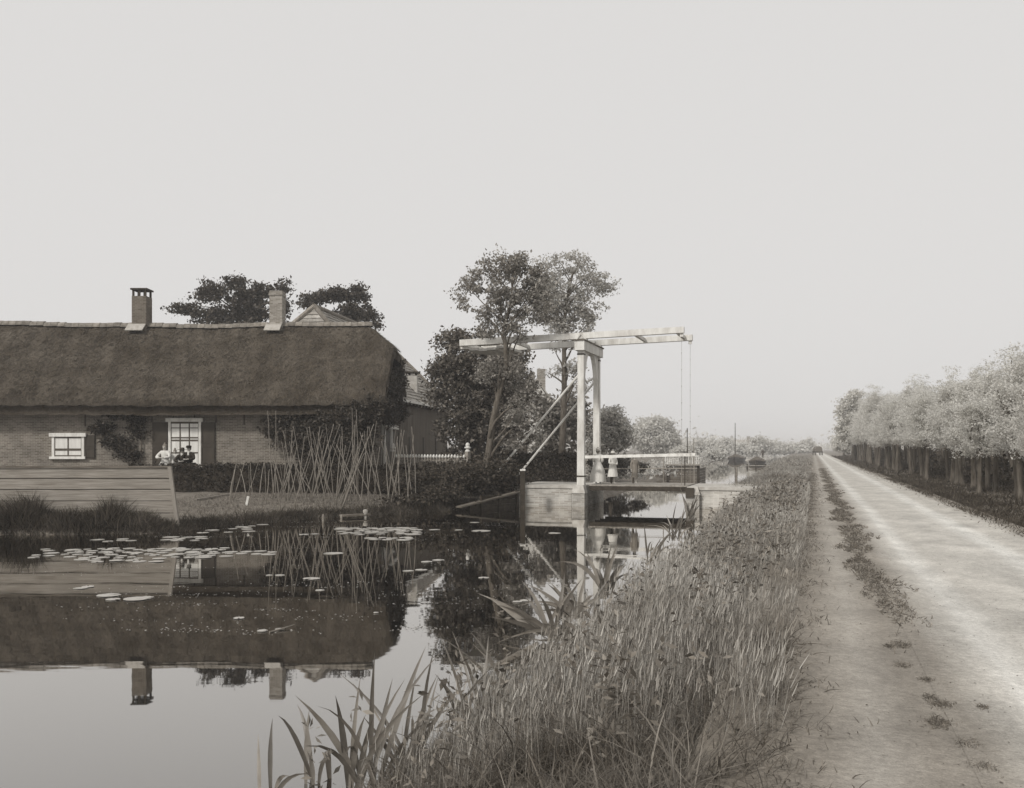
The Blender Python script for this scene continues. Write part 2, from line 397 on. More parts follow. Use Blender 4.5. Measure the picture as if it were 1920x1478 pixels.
def strip(name, l0, l1, z, m, s0, s1, nl, edge, rut=None):
    s = np.concatenate([np.linspace(s0, 60, 640), np.geomspace(60.5, s1, 60)])
    t = np.linspace(0, 1, nl)
    S, T = np.meshgrid(s, t, indexing='ij')
    A = l0 + edge * (wob(S * 1.9, 3) + .5 * wob(S * 7.1, 8)); B = l1 + edge * (wob(S * 1.3 + 9, 5) + .5 * wob(S * 6.3, 1))
    LA = A + (B - A) * T
    Z = np.full_like(S, z)
    if rut is not None:
        for c, w, d in rut: Z -= d * np.exp(-((LA - c - 0.06 * np.sin(S * 0.35)) / w) ** 2)
        Z += 0.004 * wob(LA * 3, S * 1.7) * (T > 0) * (T < 1)
    co = np.stack([CS * LA + SN * S, -SN * LA + CS * S, Z], -1).reshape(-1, 3)
    i = np.arange(len(s) - 1)[:, None] * nl + np.arange(nl - 1)[None]
    f = np.stack([i, i + 1, i + nl + 1, i + nl], -1).reshape(-1, 4)
    return mesh_from_arrays(name, co, f, m, smooth=True)
o = strip('road', 0.70, 3.75, 0.930, 'road_dirt', -4, 900, 30, 0.0, [(1.35, 0.22, 0.02), (2.75, 0.22, 0.02)]); tag(o, 'pale rutted dirt road along the canal', kind='structure')
o = strip('path', -0.55, 0.72, 0.926, 'road_dirt', -4, 900, 10, 0.0, [(0.3, 0.2, 0.006)]); tag(o, 'trodden footpath between tall grass and road', kind='structure')

# ------------------------------------------------------------------ grass and weeds (stuff)
def scatter(l0, l1, s0, s1, n):
    return l0 + (l1 - l0) * rng.random(n), s0 + (s1 - s0) * rng.random(n)
def lsarr(lat, s, z): return np.stack([CS * lat + SN * s, -SN * lat + CS * s, z], -1)
def grass_field(name, regions, m, label, lean=0.25):
    C, Fc, o = [], [], 0
    for (l0, l1, s0, s1, n, h0, h1, w, keep) in regions:
        lat, s = scatter(l0, l1, s0, s1, n); off = np.zeros((n, 2))
        if m in ('grass_blade', 'grass_near'):
            q = n * 6 // 10; c = max(1, q // 34); cl, cs2 = scatter(l0, l1, s0, s1, c); pick = rng.integers(c, size=q)
            off[:q] = rng.normal(size=(q, 2)) * (0.05 + 0.0012 * s0); lat[:q] = cl[pick] + off[:q, 0]; s[:q] = cs2[pick] + off[:q, 1]
        if keep is not None:
            k = keep(lat, s); lat, s, off = lat[k], s[k], off[k]
        z = height(lat, s); k = z > -0.02; lat, s, z, off = lat[k], s[k], z[k], off[k]
        P = lsarr(lat, s, z - 0.02); kk = len(P)
        if kk == 0: continue
        patch = 0.75 + 0.35 * wob(lat * 1.3, s * 0.9)
        H = (h0 + (h1 - h0) * rng.random(kk) ** 1.3) * np.clip(patch, 0.45, 1.2)
        if m in ('grass_blade', 'grass_near'): H = H * np.interp(lat, [-1.3, -0.5, -0.1, 0.2], [1, 0.7, 0.38, 0.22]) * np.interp(lat - Rf(s), [0, 0.4, 0.9], [0.5, 0.75, 1.0])
        D = unit(rng.normal(size=(kk, 3)) * lean + np.array([0, 0, 1.0]) + (lsarr(off[:, 0], off[:, 1], np.zeros(kk))) * 5.0)
        wind = np.array([0.25, -0.1, 0])
        sag = (unit(rng.normal(size=(kk, 3)) * np.array([1, 1, 0.01]) + wind) * np.array([1, 1, 0]) * 0.55 + np.array([0, 0, -0.34])) * (H * (0.3 + 1.1 * rng.random(kk)))[:, None]
        co, f = blades(P, D, H, w * (0.6 + 0.8 * rng.random(kk)), sag, 4)
        C.append(co); Fc.append(f + o); o += len(co)
    ob = mesh_from_arrays(name, np.concatenate(C), np.concatenate(Fc), m)
    return tag(ob, label, 'grass', kind='stuff')

inbank = lambda lat, s: (lat > Rf(s) - 0.05) & (lat < -0.12 + 0.16 * wob(s * 1.6, lat) + 0.10 * wob(s * 5, 2))
grass_field('grass', [
    (-3.0, 0.3, -1, 10.5, 52000, 0.30, 0.74, 0.0065, inbank), (-3.0, 0.3, -1, 10.5, 5000, 0.45, 0.85, 0.013, inbank),
], 'grass_near', 'tall dark arching grass of the bank nearest the viewer', 0.40)
grass_field('grass', [
    (-3.0, 0.3, 10.5, 20, 56000, 0.26, 0.66, 0.008, inbank), (-3.0, 0.3, 10.5, 22, 4000, 0.45, 0.8, 0.016, inbank),
    (-3.0, 0.3, 20, 38.5, 50000, 0.30, 0.68, 0.013, inbank),
    (-4.8, 0.25, 38.5, 70, 24000, 0.35, 0.75, 0.028, inbank),
    (-6.4, 0.25, 70, 160, 16000, 0.4, 0.85, 0.07, inbank),
], 'grass_blade', 'tall seeding grass on the near bank between canal and footpath', 0.36)
grass_field('verge_grass', [
    (3.35, 5.0, 10, 50, 22000, 0.08, 0.28, 0.018, None),
    (3.45, 9.0, 14, 60, 22000, 0.12, 0.45, 0.025, lambda a, b: a > 3.8),
    (3.45, 10.0, 60, 200, 12000, 0.2, 0.6, 0.08, None),
], 'grass_dark', 'dark rough grass of the verge under the pollard willows', 0.35)

def plume_heads():       # soft seeding tops above the near grass
    n = 20000
    lat, s = scatter(-2.5, -0.15, 4.8, 36, n)
    k = lat > Rf(s); lat, s = lat[k], s[k]
    z = height(lat, s); patch = 0.8 + 0.3 * wob(lat * 1.3, s * 0.9)
    H = (0.42 + 0.28 * rng.random(len(lat))) * np.clip(patch, .5, 1.2) * np.interp(lat, [-1.3, -0.4, 0], [1, 0.75, 0.4])
    P = lsarr(lat, s, z); D = unit(rng.normal(size=P.shape) * 0.13 + np.array([0.06, 0, 1]))
    c1, f1 = blades(P, D, H, 0.004 + 0.00012 * s, np.zeros_like(P), 2)
    T = P + D * H[:, None] * 0.93
    c2, f2 = blades(T, unit(D + np.array([0.3, 0, 0]) * rng.random((len(P), 1))), 0.06 + 0.05 * rng.random(len(P)), 0.006 + 0.00035 * s, np.zeros_like(P), 3)
    o = mesh_from_arrays('grass_seed_heads', np.concatenate([c1, c2]), np.concatenate([f1, f2 + len(c1)]), 'grass_pale')
    tag(o, 'pale feathery seed heads standing above the bank grass', 'grass', kind='stuff')
plume_heads()

def weeds():
    C, Fc, o = [], [], 0
    def tuft(lat, s, H, w, lean):
        nonlocal o
        k = len(lat); P = lsarr(lat, s, np.full(k, 0.922)); D = unit(rng.normal(size=(k, 3)) * lean + np.array([0, 0, 1.0]))
        sag = (unit(rng.normal(size=(k, 3))) * np.array([1, 1, 0]) * .5 - ZUP * .35) * H[:, None]
        co, f = blades(P, D, H, w, sag, 3); C.append(co); Fc.append(f + o); o += len(co)
    n = 150000; lat, s = scatter(0.30, 1.05, 7.2, 75, n)
    c = 0.65 + 0.07 * np.sin(s * .8) + 0.05 * np.sin(s * 2.3 + 1); wd = 0.19 + 0.07 * np.sin(s * 1.1 + 2) + .05 * np.sin(s * 3.1)
    dens = np.clip(1.25 - (np.abs(lat - c) / wd) ** 2 + 1.1 * wob(lat * 7, s * 1.9) + .5 * wob(lat * 19, s * 7), 0, 1) * np.interp(s, [7.2, 8.3, 9.0, 24, 40, 75], [.03, .12, 1, .7, .2, .06])
    k = rng.random(n) < dens * .85; lat, s = lat[k], s[k]
    tuft(lat, s, (0.03 + 0.06 * rng.random(len(lat)) ** 2), 0.008 + .0005 * s, 0.9)
    for cl, cs_, r, c in [(0.70, 5.9, 0.05, 500), (0.66, 6.05, 0.03, 260), (0.64, 5.5, 0.06, 520), (0.74, 5.15, 0.05, 360), (0.63, 7.6, 0.06, 420), (0.54, 7.55, 0.03, 160), (0.69, 6.5, 0.035, 240), (0.92, 5.9, 0.03, 160), (0.58, 6.9, .04, 200), (0.75, 4.8, .05, 300)]:
        q = rng.normal(size=(c, 2)); tuft(cl + q[:, 0] * r * .6, cs_ + q[:, 1] * r, 0.015 + .035 * rng.random(c), 0.005, 1.0)
    n = 26000; lat, s = scatter(-0.25, 0.42, 3.5, 60, n); k = rng.random(n) < np.exp(-np.clip(lat + 0.12 - .12 * wob(s * 1.7, 4), 0, 9) * 11) ; lat, s = lat[k], s[k]
    tuft(lat, s, 0.03 + .09 * rng.random(len(lat)), 0.006 + .0004 * s, 0.9)
    n = 5000; lat, s = scatter(3.0, 3.7, 8, 120, n); k = rng.random(n) < np.clip((lat - 3.0) / .6, 0, 1); lat, s = lat[k], s[k]
    tuft(lat, s, 0.03 + .08 * rng.random(len(lat)), 0.01 + .0005 * s, 0.9)
    ob = mesh_from_arrays('weeds', np.concatenate(C), np.concatenate(Fc), 'weed_leaf'); tag(ob, 'low tufts and weeds in a broken strip between footpath and road', 'weeds', kind='stuff')
    n = 8000
    lat, s = scatter(-0.1, 3.4, 4, 40, n)
    P = lsarr(lat, s, np.full(n, 0.932)); V = leaf_quads(P, 0.008 * (0.6 + 1.6 * rng.random((n, 1)) ** 3), up=3.0, aspect=1.1)
    ob = grid_strips('gravel', V, 'soil'); tag(ob, 'small stones and crumbs of earth lying on the road', 'gravel', kind='stuff')
    V = []
    for i in range(300):
        s_ = random.uniform(8.5, 36); l_ = random.uniform(Rf(s_) + .7, -.3); z = float(height(l_, s_)); c = random.randint(14, 40); r_ = random.uniform(.07, .16)
        q = rng.normal(size=(c, 3)) * np.array([r_, r_, .13]); P = lsarr(l_ + q[:, 0], s_ + q[:, 1], np.maximum(z + .03, z + .3 + q[:, 2])); V.append(leaf_quads(P, .02 + .0014 * s_, up=.6, aspect=2.2))
    for i in range(260):
        s_ = 4.5 + 30 * random.random() ** 1.3; l_ = random.uniform(Rf(s_) + .25, -.35); z = float(height(l_, s_)); h_ = random.uniform(.4, .8); c = random.randint(12, 26)
        t = rng.random(c); a = rng.random(c) * 6.28; rr = .10 * (1.1 - t) + .02
        P = lsarr(l_ + np.cos(a) * rr + (t * h_ * random.gauss(0, .15)), s_ + np.sin(a) * rr, z + .08 + t * h_); V.append(leaf_quads(P, .028 + .0013 * s_, up=.5, aspect=2.6))
    ob = grid_strips('bank_weeds', np.concatenate(V), 'weed_leaf'); tag(ob, 'broad leaved weeds mixed into the bank grass', 'weeds', kind='stuff')
weeds()

# left bank: rough edge growth and short turf
def left_bank():
    C, Fc, o = [], [], 0
    def put(P, H, w, lean, bend=0.3):
        nonlocal o
        k = len(P); D = unit(rng.normal(size=(k, 3)) * lean + np.array([0, 0, 1.0]))
        sag = (unit(rng.normal(size=(k, 3))) * np.array([1, 1, 0]) * bend + np.array([0, 0, -0.12])) * H[:, None]
        co, f = blades(P, D, H, w * (0.6 + .8 * rng.random(k)), sag); C.append(co); Fc.append(f + o); o += len(co)
    s = rng.uniform(14, 37.0, 15000); lat = Lf(s) + 0.22 * wob(s, 0) - np.abs(rng.normal(size=15000)) * 0.45 + 0.06
    put(lsarr(lat, s, height(lat, s)), 0.10 + 0.22 * rng.random(15000), 0.022, 0.4)
    # dark tuft in front of the plank screen
    n = 16000; x = rng.uniform(-17.5, -9.7, n); y = rng.uniform(25.4, 27.3, n)
    lat, s = tols(x, y); z = height(lat, s); k = z > 0; x, y, z = x[k], y[k], z[k]
    tall = np.clip(0.8 + 0.3 * np.sin(x * 2.1) + 0.2 * np.sin(x * 5.3), .3, 1.25) * np.interp(x, [-11.5, -9.8], [1, .45])
    put(np.stack([x, y, z], -1), (0.35 + 0.55 * rng.random(len(x))) * tall, 0.024, 0.35)
    ob = mesh_from_arrays('bank_growth', np.concatenate(C), np.concatenate(Fc), 'grass_dark'); tag(ob, 'dark rough growth along the far water edge', 'grass', kind='stuff')
    C, Fc, o = [], [], 0
    n = 26000; x = rng.uniform(-12, 1, n); y = rng.uniform(29, 43, n); lat, s = tols(x, y)
    k = (lat < Lf(s) - 0.5) & (lat > Lf(s) - 7.5); x, y, lat, s = x[k], y[k], lat[k], s[k]
    put(np.stack([x, y, height(lat, s)], -1), 0.04 + 0.10 * rng.random(len(x)), 0.02, 0.6)
    ob = mesh_from_arrays('short_turf', np.concatenate(C), np.concatenate(Fc), 'weed_leaf'); tag(ob, 'short trampled turf of the vegetable plot', 'grass', kind='stuff')
left_bank()

def foliage(ells, n_cl, n_leaf, size, cl_r=0.35, up=0.35, shell=0.55):
    """leaves gathered in clumps inside ellipsoids -> quads and clump centres"""
    vol = np.array([e[3] * e[4] * e[5] for e in ells]); pr = vol ** 0.8 / (vol ** 0.8).sum()
    idx = rng.choice(len(ells), n_cl, p=pr)
    E = np.array(ells)[idx]
    d = unit(rng.normal(size=(n_cl, 3))); r = (shell + (1 - shell) * rng.random((n_cl, 1))) * (0.85 + 0.3 * rng.random((n_cl, 1)))
    r = np.where(rng.random((n_cl, 1)) < 0.3, rng.random((n_cl, 1)) ** 0.5 * 0.8, r)
    Cc = E[:, :3] + d * r * E[:, 3:6]
    k = n_cl * n_leaf
    rad = cl_r * (0.6 + 0.8 * rng.random((n_cl, 1, 1)))
    g = rng.normal(size=(n_cl, n_leaf, 3)) * np.array([1, 1, 0.6]) * rad * 0.6
    P = (Cc[:, None] + g).reshape(-1, 3)
    return leaf_quads(P, size, up), Cc

def undergrowth():
    V = []
    # growth on the bank left of the bridge, heaped under the trees
    for px, py, Y, rx, rz, n in [(800, 905, 37.6, 1.3, .45, 2200), (850, 895, 38.4, 1.2, .5, 2600), (885, 890, 38.9, 1.0, .55, 2200), (930, 895, 39.6, 1.0, .7, 2600), (960, 900, 40.2, 0.8, .55, 1800), (830, 925, 36.6, 1.0, .3, 1500), (760, 938, 35.8, 0.8, .2, 800)]:
        c = at(px, py, Y); q = rng.normal(size=(n, 3)) * np.array([rx, 0.7, rz]) * 0.55
        P = c + q; lat, s = tols(P[:, 0], P[:, 1]); P[:, 2] = np.maximum(P[:, 2], height(lat, s) + 0.02)
        V.append(leaf_quads(P[lat < Lf(s) + 0.3], 0.10, up=0.4))
    o = grid_strips('undergrowth', np.concatenate(V), 'grass_dark'); tag(o, 'tangled low undergrowth on the bank left of the bridge', 'undergrowth', kind='stuff')
    V = []
    for i in range(60):   # scrub under and behind the willows
        l = 9 + 5 * random.random(); s = 22 + i * 2.6
        n = 700; q = rng.normal(size=(n, 3)) * np.array([1.3, 1.3, .5]); P = lsarr(l + q[:, 0], s + q[:, 1], 1.3 + q[:, 2] * .9)
        V.append(leaf_quads(P, 0.16, up=0.4))
    o = grid_strips('scrub', np.concatenate(V), 'leaf_dark'); tag(o, 'dark scrub growing behind the willow trunks', 'undergrowth', kind='stuff')
undergrowth()

# ------------------------------------------------------------------ farmhouse
WY = 44.0; GX = -6.4; LX = -27.0
def softmin(a, b, k=0.07): return -k * np.log(np.exp(-a / k) + np.exp(-b / k))
def farmhouse():
    R = thing('farmhouse', 'long thatched brick farmhouse with shuttered window and two chimneys facing the canal', 'farmhouse', (-16, 48.5, 0.75))
    prof = [(WY, 0.3), (53, 0.3), (53, 4.3), (50.2, 6.9), (46.8, 6.9), (WY, 4.3)]
    MB().prism([(GX, y, z) for y, z in prof], (LX - GX, 0, 0)).build('wall', 'house_brick', R)
    # thatch: one thick sheet with a half hip at the right end
    x = np.concatenate([np.arange(LX - 0.4, -8, 0.16), np.arange(-8, -5.9, 0.08), [-5.92]]); y = np.linspace(43.1, 53.9, 100)
    X, Y = np.meshgrid(x, y, indexing='ij')
    sag = 0.10 * np.sin((X + 12) * 0.33) + 0.05 * np.sin(X * 0.9)
    slope = 4.55 + 0.02 * wob(X * 2, 1) + (5.4 - np.abs(Y - 48.5)) * 0.785 + 0.0
    hip = 8.8 - (X + 7.5) * 0.86
    Z = softmin(slope, hip) + sag * 0.6 * (1 - np.abs(Y - 48.5) / 7)
    edge = np.minimum.reduce([Y - 43.1, 53.9 - Y, -5.92 - X])
    Z = Z - 0.16 * np.exp(-(edge / 0.12) ** 2)
    Z += 0.03 * wob(X * 4.1, Y * 3.7) + 0.02 * rng.normal(size=Z.shape)
    top = np.stack([X, Y, Z], -1); bot = top - np.array([0, 0, 0.42]); bot[..., 1] += np.where(Y < 48.5, 0.12, -0.12) * (edge < 0.02)
    nx, ny = X.shape; co = np.concatenate([top.reshape(-1, 3), bot.reshape(-1, 3)]); K = nx * ny
    i = np.arange(nx - 1)[:, None] * ny + np.arange(ny - 1)[None]
    ft = np.stack([i, i + ny, i + ny + 1, i + 1], -1).reshape(-1, 4); fb = ft[:, ::-1] + K
    def rim(a): return np.stack([a[:-1], a[1:], a[1:] + K, a[:-1] + K], -1)
    I = np.arange(K).reshape(nx, ny)
    f = np.concatenate([ft, fb, rim(I[:, 0]), rim(I[::-1, -1]), rim(I[-1, :]), rim(I[0, ::-1])])
    # loose straw lying on the slope and fringing the eave
    n = 60000
    sx = rng.uniform(LX, -5.95, n); sy = rng.uniform(43.1, 49.5, n)
    sl = 4.55 + (5.4 - np.abs(sy - 48.5)) * 0.785; hp = 8.8 - (sx + 7.5) * 0.86
    sz = softmin(sl, hp) + (0.10 * np.sin((sx + 12) * 0.33) + 0.05 * np.sin(sx * 0.9)) * 0.6 * (1 - np.abs(sy - 48.5) / 7)
    D = np.where((sl < hp)[:, None], np.array([0, -0.787, -0.617]) * np.where(sy < 48.5, 1, -1)[:, None] ** np.array([0, 1, 0]), np.array([0.75, 0, -0.66]))
    D = unit(D + rng.normal(size=(n, 3)) * 0.22 + np.array([0, -0.05, 0.12]))
    cs_, fs = blades(np.stack([sx, sy, sz + 0.0], -1), D, 0.12 + 0.16 * rng.random(n), 0.016, np.zeros((n, 3)), 2)
    roof = mesh_from_arrays('roof', co, f, 'thatch', R, smooth=True)
    roof['label'] = 'mossy thatch with a half hip at the right gable'
    o = mesh_from_arrays('thatch_straw', cs_, fs, 'straw', roof); o['kind'] = 'stuff'
    mb = MB(); xx = LX
    while xx < -7.5:
        w = 0.36; z = 8.80 + (0.10 * math.sin((xx + 12) * 0.33) + 0.05 * math.sin(xx * 0.9)) * 0.6 + random.uniform(-.02, .02)
        P = []
        for k in range(9):
            a = math.pi * k / 8; P.append((xx, 48.5 - 0.26 * math.cos(a), z - 0.1 + 0.24 * math.sin(a)))
        mb.prism(P, (w - 0.015, 0, random.uniform(-.015, .015))); xx += w
    mb.build('ridge_tiles', 'ridge_tile', roof)
    # chimneys
    def chimney(px0, px1, ytop, m, capped, depth):
        Y = 48.5; x0, x1 = xat(px0, Y - depth / 2), xat(px1, Y - depth / 2); zt = zat(ytop, Y - depth / 2)
        c = MB(); c.span(x0, x1, Y - depth / 2, Y + depth / 2, 8.0, zt)
        ch = c.build('chimney', m, roof)
        f_ = MB(); f_.box(((x0 + x1) / 2 - .1, Y - depth / 2 - 0.22, 8.62), (x1 - x0 + 0.15, 0.62, 0.05), (1, 0, 0), (0, .787, .617), (0, -.617, .787)); f_.build('flashing', 'lead', roof)
        if capped:
            q = MB()
            for i in (0.08, 0.5, 0.92):
                for yy in (-1, 1): q.box((x0 + (x1 - x0) * i, Y + yy * (depth / 2 - .06), zt + 0.16), (0.09, 0.09, 0.32))
            q.span(x0 - .06, x1 + .06, Y - depth / 2 - .06, Y + depth / 2 + .06, zt + 0.32, zt + 0.40)
            q.build('chimney_cap', 'dark_wood', roof)
        else:
            q = MB(); q.span(x0 - .03, x1 + .03, Y - depth / 2 - .03, Y + depth / 2 + .03, zt - 0.25, zt - 0.12); q.build('chimney_band', 'pale_chimney_brick', roof)
    chimney(247, 274, 555, 'chimney_brick', True, 0.8); chimney(505, 529, 545, 'pale_chimney_brick', False, 0.75)
    # big shuttered window
    def window(px0, px1, y0, y1, cols, rows, sill, name='window'):
        x0, x1 = xat(px0, WY), xat(px1, WY); zt, zb = zat(y0, WY), zat(y1, WY)
        fr = MB()
        for xx in (x0 - 0.06, x1 + 0.06): fr.span(xx - .06, xx + .06, WY - 0.07, WY + 0.02, zb, zt)
        fr.span(x0 - 0.22, x1 + 0.22, WY - 0.14, WY + 0.02, zt, zt + 0.17)
        if sill: fr.span(x0 - 0.2, x1 + 0.2, WY - 0.16, WY + 0.02, zb - 0.12, zb)
        w = fr.build(name, 'white_paint', R)
        sa = MB()
        for c in range(cols + 1):
            xx = x0 + (x1 - x0) * c / cols; sa.span(xx - .028, xx + .028, WY - 0.055, WY - 0.03, zb, zt)
        for r in rows:
            zz = zb + (zt - zb) * r[0]; sa.span(x0, x1, WY - 0.062, WY - 0.033, zz - r[1], zz + r[1])
        sa.build('sash', 'sash_paint', w)
        MB().add([(x0, WY - 0.04, zb), (x1, WY - 0.04, zb), (x1, WY - 0.04, zt), (x0, WY - 0.04, zt)], [(0, 1, 2, 3)]).build('pane', 'curtained_glass', w)
        return x0, x1, zt, zb
    window(321, 373, 791, 874, 3, [(0.02, .05), (0.30, .03), (0.58, .035), (0.64, .03), (0.86, .02), (0.98, .05)], True)
    window(103, 154, 819, 856, 2, [(0.02, .04), (0.35, .05), (0.98, .04)], True)
    def shutter(px0, px1, y0, y1):
        x0, x1 = xat(px0, WY), xat(px1, WY); zt, zb = zat(y0, WY), zat(y1, WY)
        s = MB(); s.span(x0, x1, WY - 0.06, WY - 0.004, zb, zt)
        for a, b in ((0.06, 0.46), (0.52, 0.94)):
            z0, z1 = zb + (zt - zb) * a, zb + (zt - zb) * b
            for q in ((x0 + .02, x0 + .08, z0, z1), (x1 - .08, x1 - .02, z0, z1), (x0 + .08, x1 - .08, z0, z0 + .06), (x0 + .08, x1 - .08, z1 - .06, z1)):
                s.span(q[0], q[1], WY - 0.085, WY - 0.06, q[2], q[3])
        s.build('shutter', 'shutter_paint', R)
    shutter(286, 315, 792, 876); shutter(377, 404, 792, 874); shutter(159, 179, 816, 860)
    for px, y1 in ((285, 792), (325, 784), (365, 784), (405, 792), (458, 797), (160, 800), (506, 800)):
        X_ = xat(px, WY); MB().span(X_ - .025, X_ + .025, WY - 0.03, WY - 0.002, zat(y1, WY), 4.22).build('wall_anchor', 'iron', R)
    MB().span(LX, GX - 0.1, WY - 0.08, WY - 0.004, 4.02, 4.16).build('eave_board', 'dark_wood', R)
    # gable side: double door in a white frame
    d = MB(); d.span(GX + 0.004, GX + 0.06, 46.4, 48.6, 0.7, 3.3); d.span(GX + 0.004, GX + 0.06, 49.0, 52.2, 0.7, 3.3)
    dr = d.build('door', 'shutter_paint', R)
    j = MB()
    for yy in (46.2, 48.8, 52.4): j.span(GX + 0.003, GX + 0.16, yy - .17, yy + .17, 0.7, 3.45)
    j.span(GX + 0.003, GX + 0.18, 46.03, 52.57, 3.45, 3.65); j.build('door_frame', 'white_paint', dr)
    return R
farmhouse()

# ------------------------------------------------------------------ barn with tiled roof
def course_slope(mb, a0, a1, b0, b1, n, lift=0.05):
    """stepped tile courses between eave edge a0-a1 and top edge b0-b1"""
    a0, a1, b0, b1 = (np.array(p, float) for p in (a0, a1, b0, b1))
    nr = np.cross(a1 - a0, (b0 + b1) / 2 - (a0 + a1) / 2); nr /= np.linalg.norm(nr)
    if nr[2] < 0: nr = -nr
    for i in range(n):
        t0, t1 = i / n, (i + 1.12) / n
        p0, p1 = a0 + (b0 - a0) * t0, a1 + (a1 * 0 + (b1 - a1)) * t0
        q0, q1 = a0 + (b0 - a0) * min(t1, 1), a1 + (b1 - a1) * min(t1, 1)
        L = np.linalg.norm(p1 - p0); k = max(1, int(L / 0.45))
        for j in range(k):
            u0, u1 = j / k, (j + 0.97) / k; e = random.uniform(-.012, .012)
            A, B = p0 + (p1 - p0) * u0 + nr * (lift + e), p0 + (p1 - p0) * u1 + nr * (lift + e)
            Cc, D = q0 + (q1 - q0) * u1, q0 + (q1 - q0) * u0
            mb.add([A, B, Cc, D, A - nr * (lift + .03), B - nr * (lift + .03)], [(0, 1, 2, 3), (4, 5, 1, 0)])
def barn():
    R = thing('barn', 'dark boarded barn with tiled hipped roof and small roof chimney, right of the thatched house', 'barn', (-8, 57, 0.8))
    E0, E1 = np.array([-5.9, 51.5, 5.1]), np.array([-4.0, 63.5, 5.1]); dv = (E1 - E0) / np.linalg.norm(E1 - E0); wv = np.array([-dv[1], dv[0], 0])
    W0, W1 = E0 + wv * 0.35, E1 + wv * 0.35 - dv * 0.4
    G0, G1 = E0 + wv * 10.2 - dv * 3, E1 + wv * 10.2
    R0, R1 = np.array([-10.75, 51.0, 10.1]), np.array([-9.1, 61.8, 10.1])
    E00 = E0 - dv * 3.0
    z = lambda p, h: np.array([p[0], p[1], h])
    MB().hexa([z(W0 - dv, .3), z(W1, .3), z(G1 - dv * .4 - wv * .35, .3), z(G0 + dv * 2 - wv * .35, .3), z(W0 - dv, 5.2), z(W1, 5.2), z(G1 - dv * .4 - wv * .35, 5.2), z(G0 + dv * 2 - wv * .35, 5.2)]).build('wall', 'barn_board', R)
    b = MB(); L = np.linalg.norm(W1 - W0); i = 0.0
    while i < L:      # boards standing proud of the wall, gaps between
        w = random.uniform(.16, .3); p = W0 + dv * (i + w / 2) - wv * 0.012
        b.box((p[0], p[1], 2.7 + random.uniform(-.05, .05)), (w - .02, 0.05 + random.uniform(0, .025), 4.4), dv, wv); i += w
    b.build('board_cladding', 'barn_board', R)
    for t in (0.18, 0.45, 0.72):
        p = W0 + dv * L * t - wv * 0.05; MB().box((p[0], p[1], 1.9), (0.28, 0.08, 2.4), dv, wv).build('vent_slot', 'shutter_paint', R)
    m = MB()
    course_slope(m, E00, E1, R0, R1, 24); course_slope(m, E1, G1, R1, R1 + wv * .01, 20)
    course_slope(m, G0, E00, R0, R0 + dv * .01, 24); course_slope(m, G1, G0, R1, R0, 20)
    m.hexa([E00 - [0, 0, .2], E1 - [0, 0, .2], G1 - [0, 0, .2], G0 - [0, 0, .2], R0 - [0, 0, .1], R1 - [0, 0, .1], R1 - [0, 0, .1] + wv * .02, R0 - [0, 0, .1] + wv * .02])
    roof = m.build('roof', 'roof_tile', R)
    h = MB()
    for a, c in ((R0, R1), (R1, E1), (R0, E00), (R0, G0), (R1, G1)): h.tube([a + ZUP * .08, c + ZUP * .08], 0.13, 8)
    h.build('ridge_tiles', 'ridge_tile', roof)
    g = MB(); g.bar(E00 - ZUP * .06 - wv * .05, E1 - ZUP * .06 - wv * .05, 0.14, 0.14); g.build('gutter', 'white_paint', R)
    k = 0.3
    while k < L: p = E0 + dv * k + wv * .12 - ZUP * .2; MB().box(p, (0.09, 0.4, 0.12), dv, wv).build('rafter_end', 'dark_wood', R); k += 0.75
    c = at(774, 738, 56.5)
    v = MB(); v.box((c[0], c[1], 6.15), (0.55, 0.55, 1.3)); vc = v.build('chimney', 'coping_stone', roof)
    q = MB(); q.box((c[0], c[1], 7.0), (0.85, 0.8, 0.08)); q.box((c[0] - .2, c[1], 6.88), (0.08, 0.5, 0.18)); q.box((c[0] + .2, c[1], 6.88), (0.08, 0.5, 0.18)); q.build('chimney_cap', 'dark_wood', roof)
barn()

# ------------------------------------------------------------------ climbers on the house
def climber(label, ells, ncl, nl, size, m, stems, name='climbing_plant'):
    c0 = np.array(ells[0][:3]); c0[2] = 0.7
    R = thing(name, label, 'climbing plant', c0)
    q, cc = foliage(ells, ncl, nl, size, 0.22, 0.1, 0.2)
    grid_strips('foliage', q, m, R)
    t = MB()
    for pts in stems: t.tube(pts, [0.04 - 0.03 * i / (len(pts) - 1) for i in range(len(pts))], 6)
    t.build('stem', 'bark', R)
Yw = 43.85
def el(px, py, rx, rz, Y=Yw, ry=0.1): p = at(px, py, Y); return (p[0], p[1], p[2], rx / F * Y, ry, rz / F * Y)
climber('thin dark vine straggling on the wall left of the big window',
        [el(215, 775, 40, 12), el(190, 800, 25, 20), el(215, 830, 30, 22), el(255, 800, 18, 40), el(240, 850, 25, 18), el(262, 780, 20, 10)], 130, 22, 0.11, 'hedge_leaf',
        [[at(262, 880, 43.9), at(266, 830, 43.9), at(250, 790, 43.9), at(210, 772, 43.9)], [at(262, 870, 43.9), at(230, 840, 43.9), at(195, 810, 43.9), at(172, 780, 43.9)]])
climber('dense bushy creeper spreading over the wall beside the garden hedge',
        [el(560, 805, 70, 42, 43.5, .4), el(640, 790, 60, 40, 43.4, .45), el(610, 840, 85, 35, 43.4, .45), el(520, 800, 38, 25, 43.6, .3), el(680, 810, 35, 55, 43.4, .4), el(660, 760, 35, 14, 43.2, .3)], 620, 24, 0.11, 'leaf_dark',
        [[at(600, 885, 43.7), at(590, 830, 43.7), at(560, 790, 43.7)], [at(650, 885, 43.7), at(655, 820, 43.7), at(670, 770, 43.6)]])
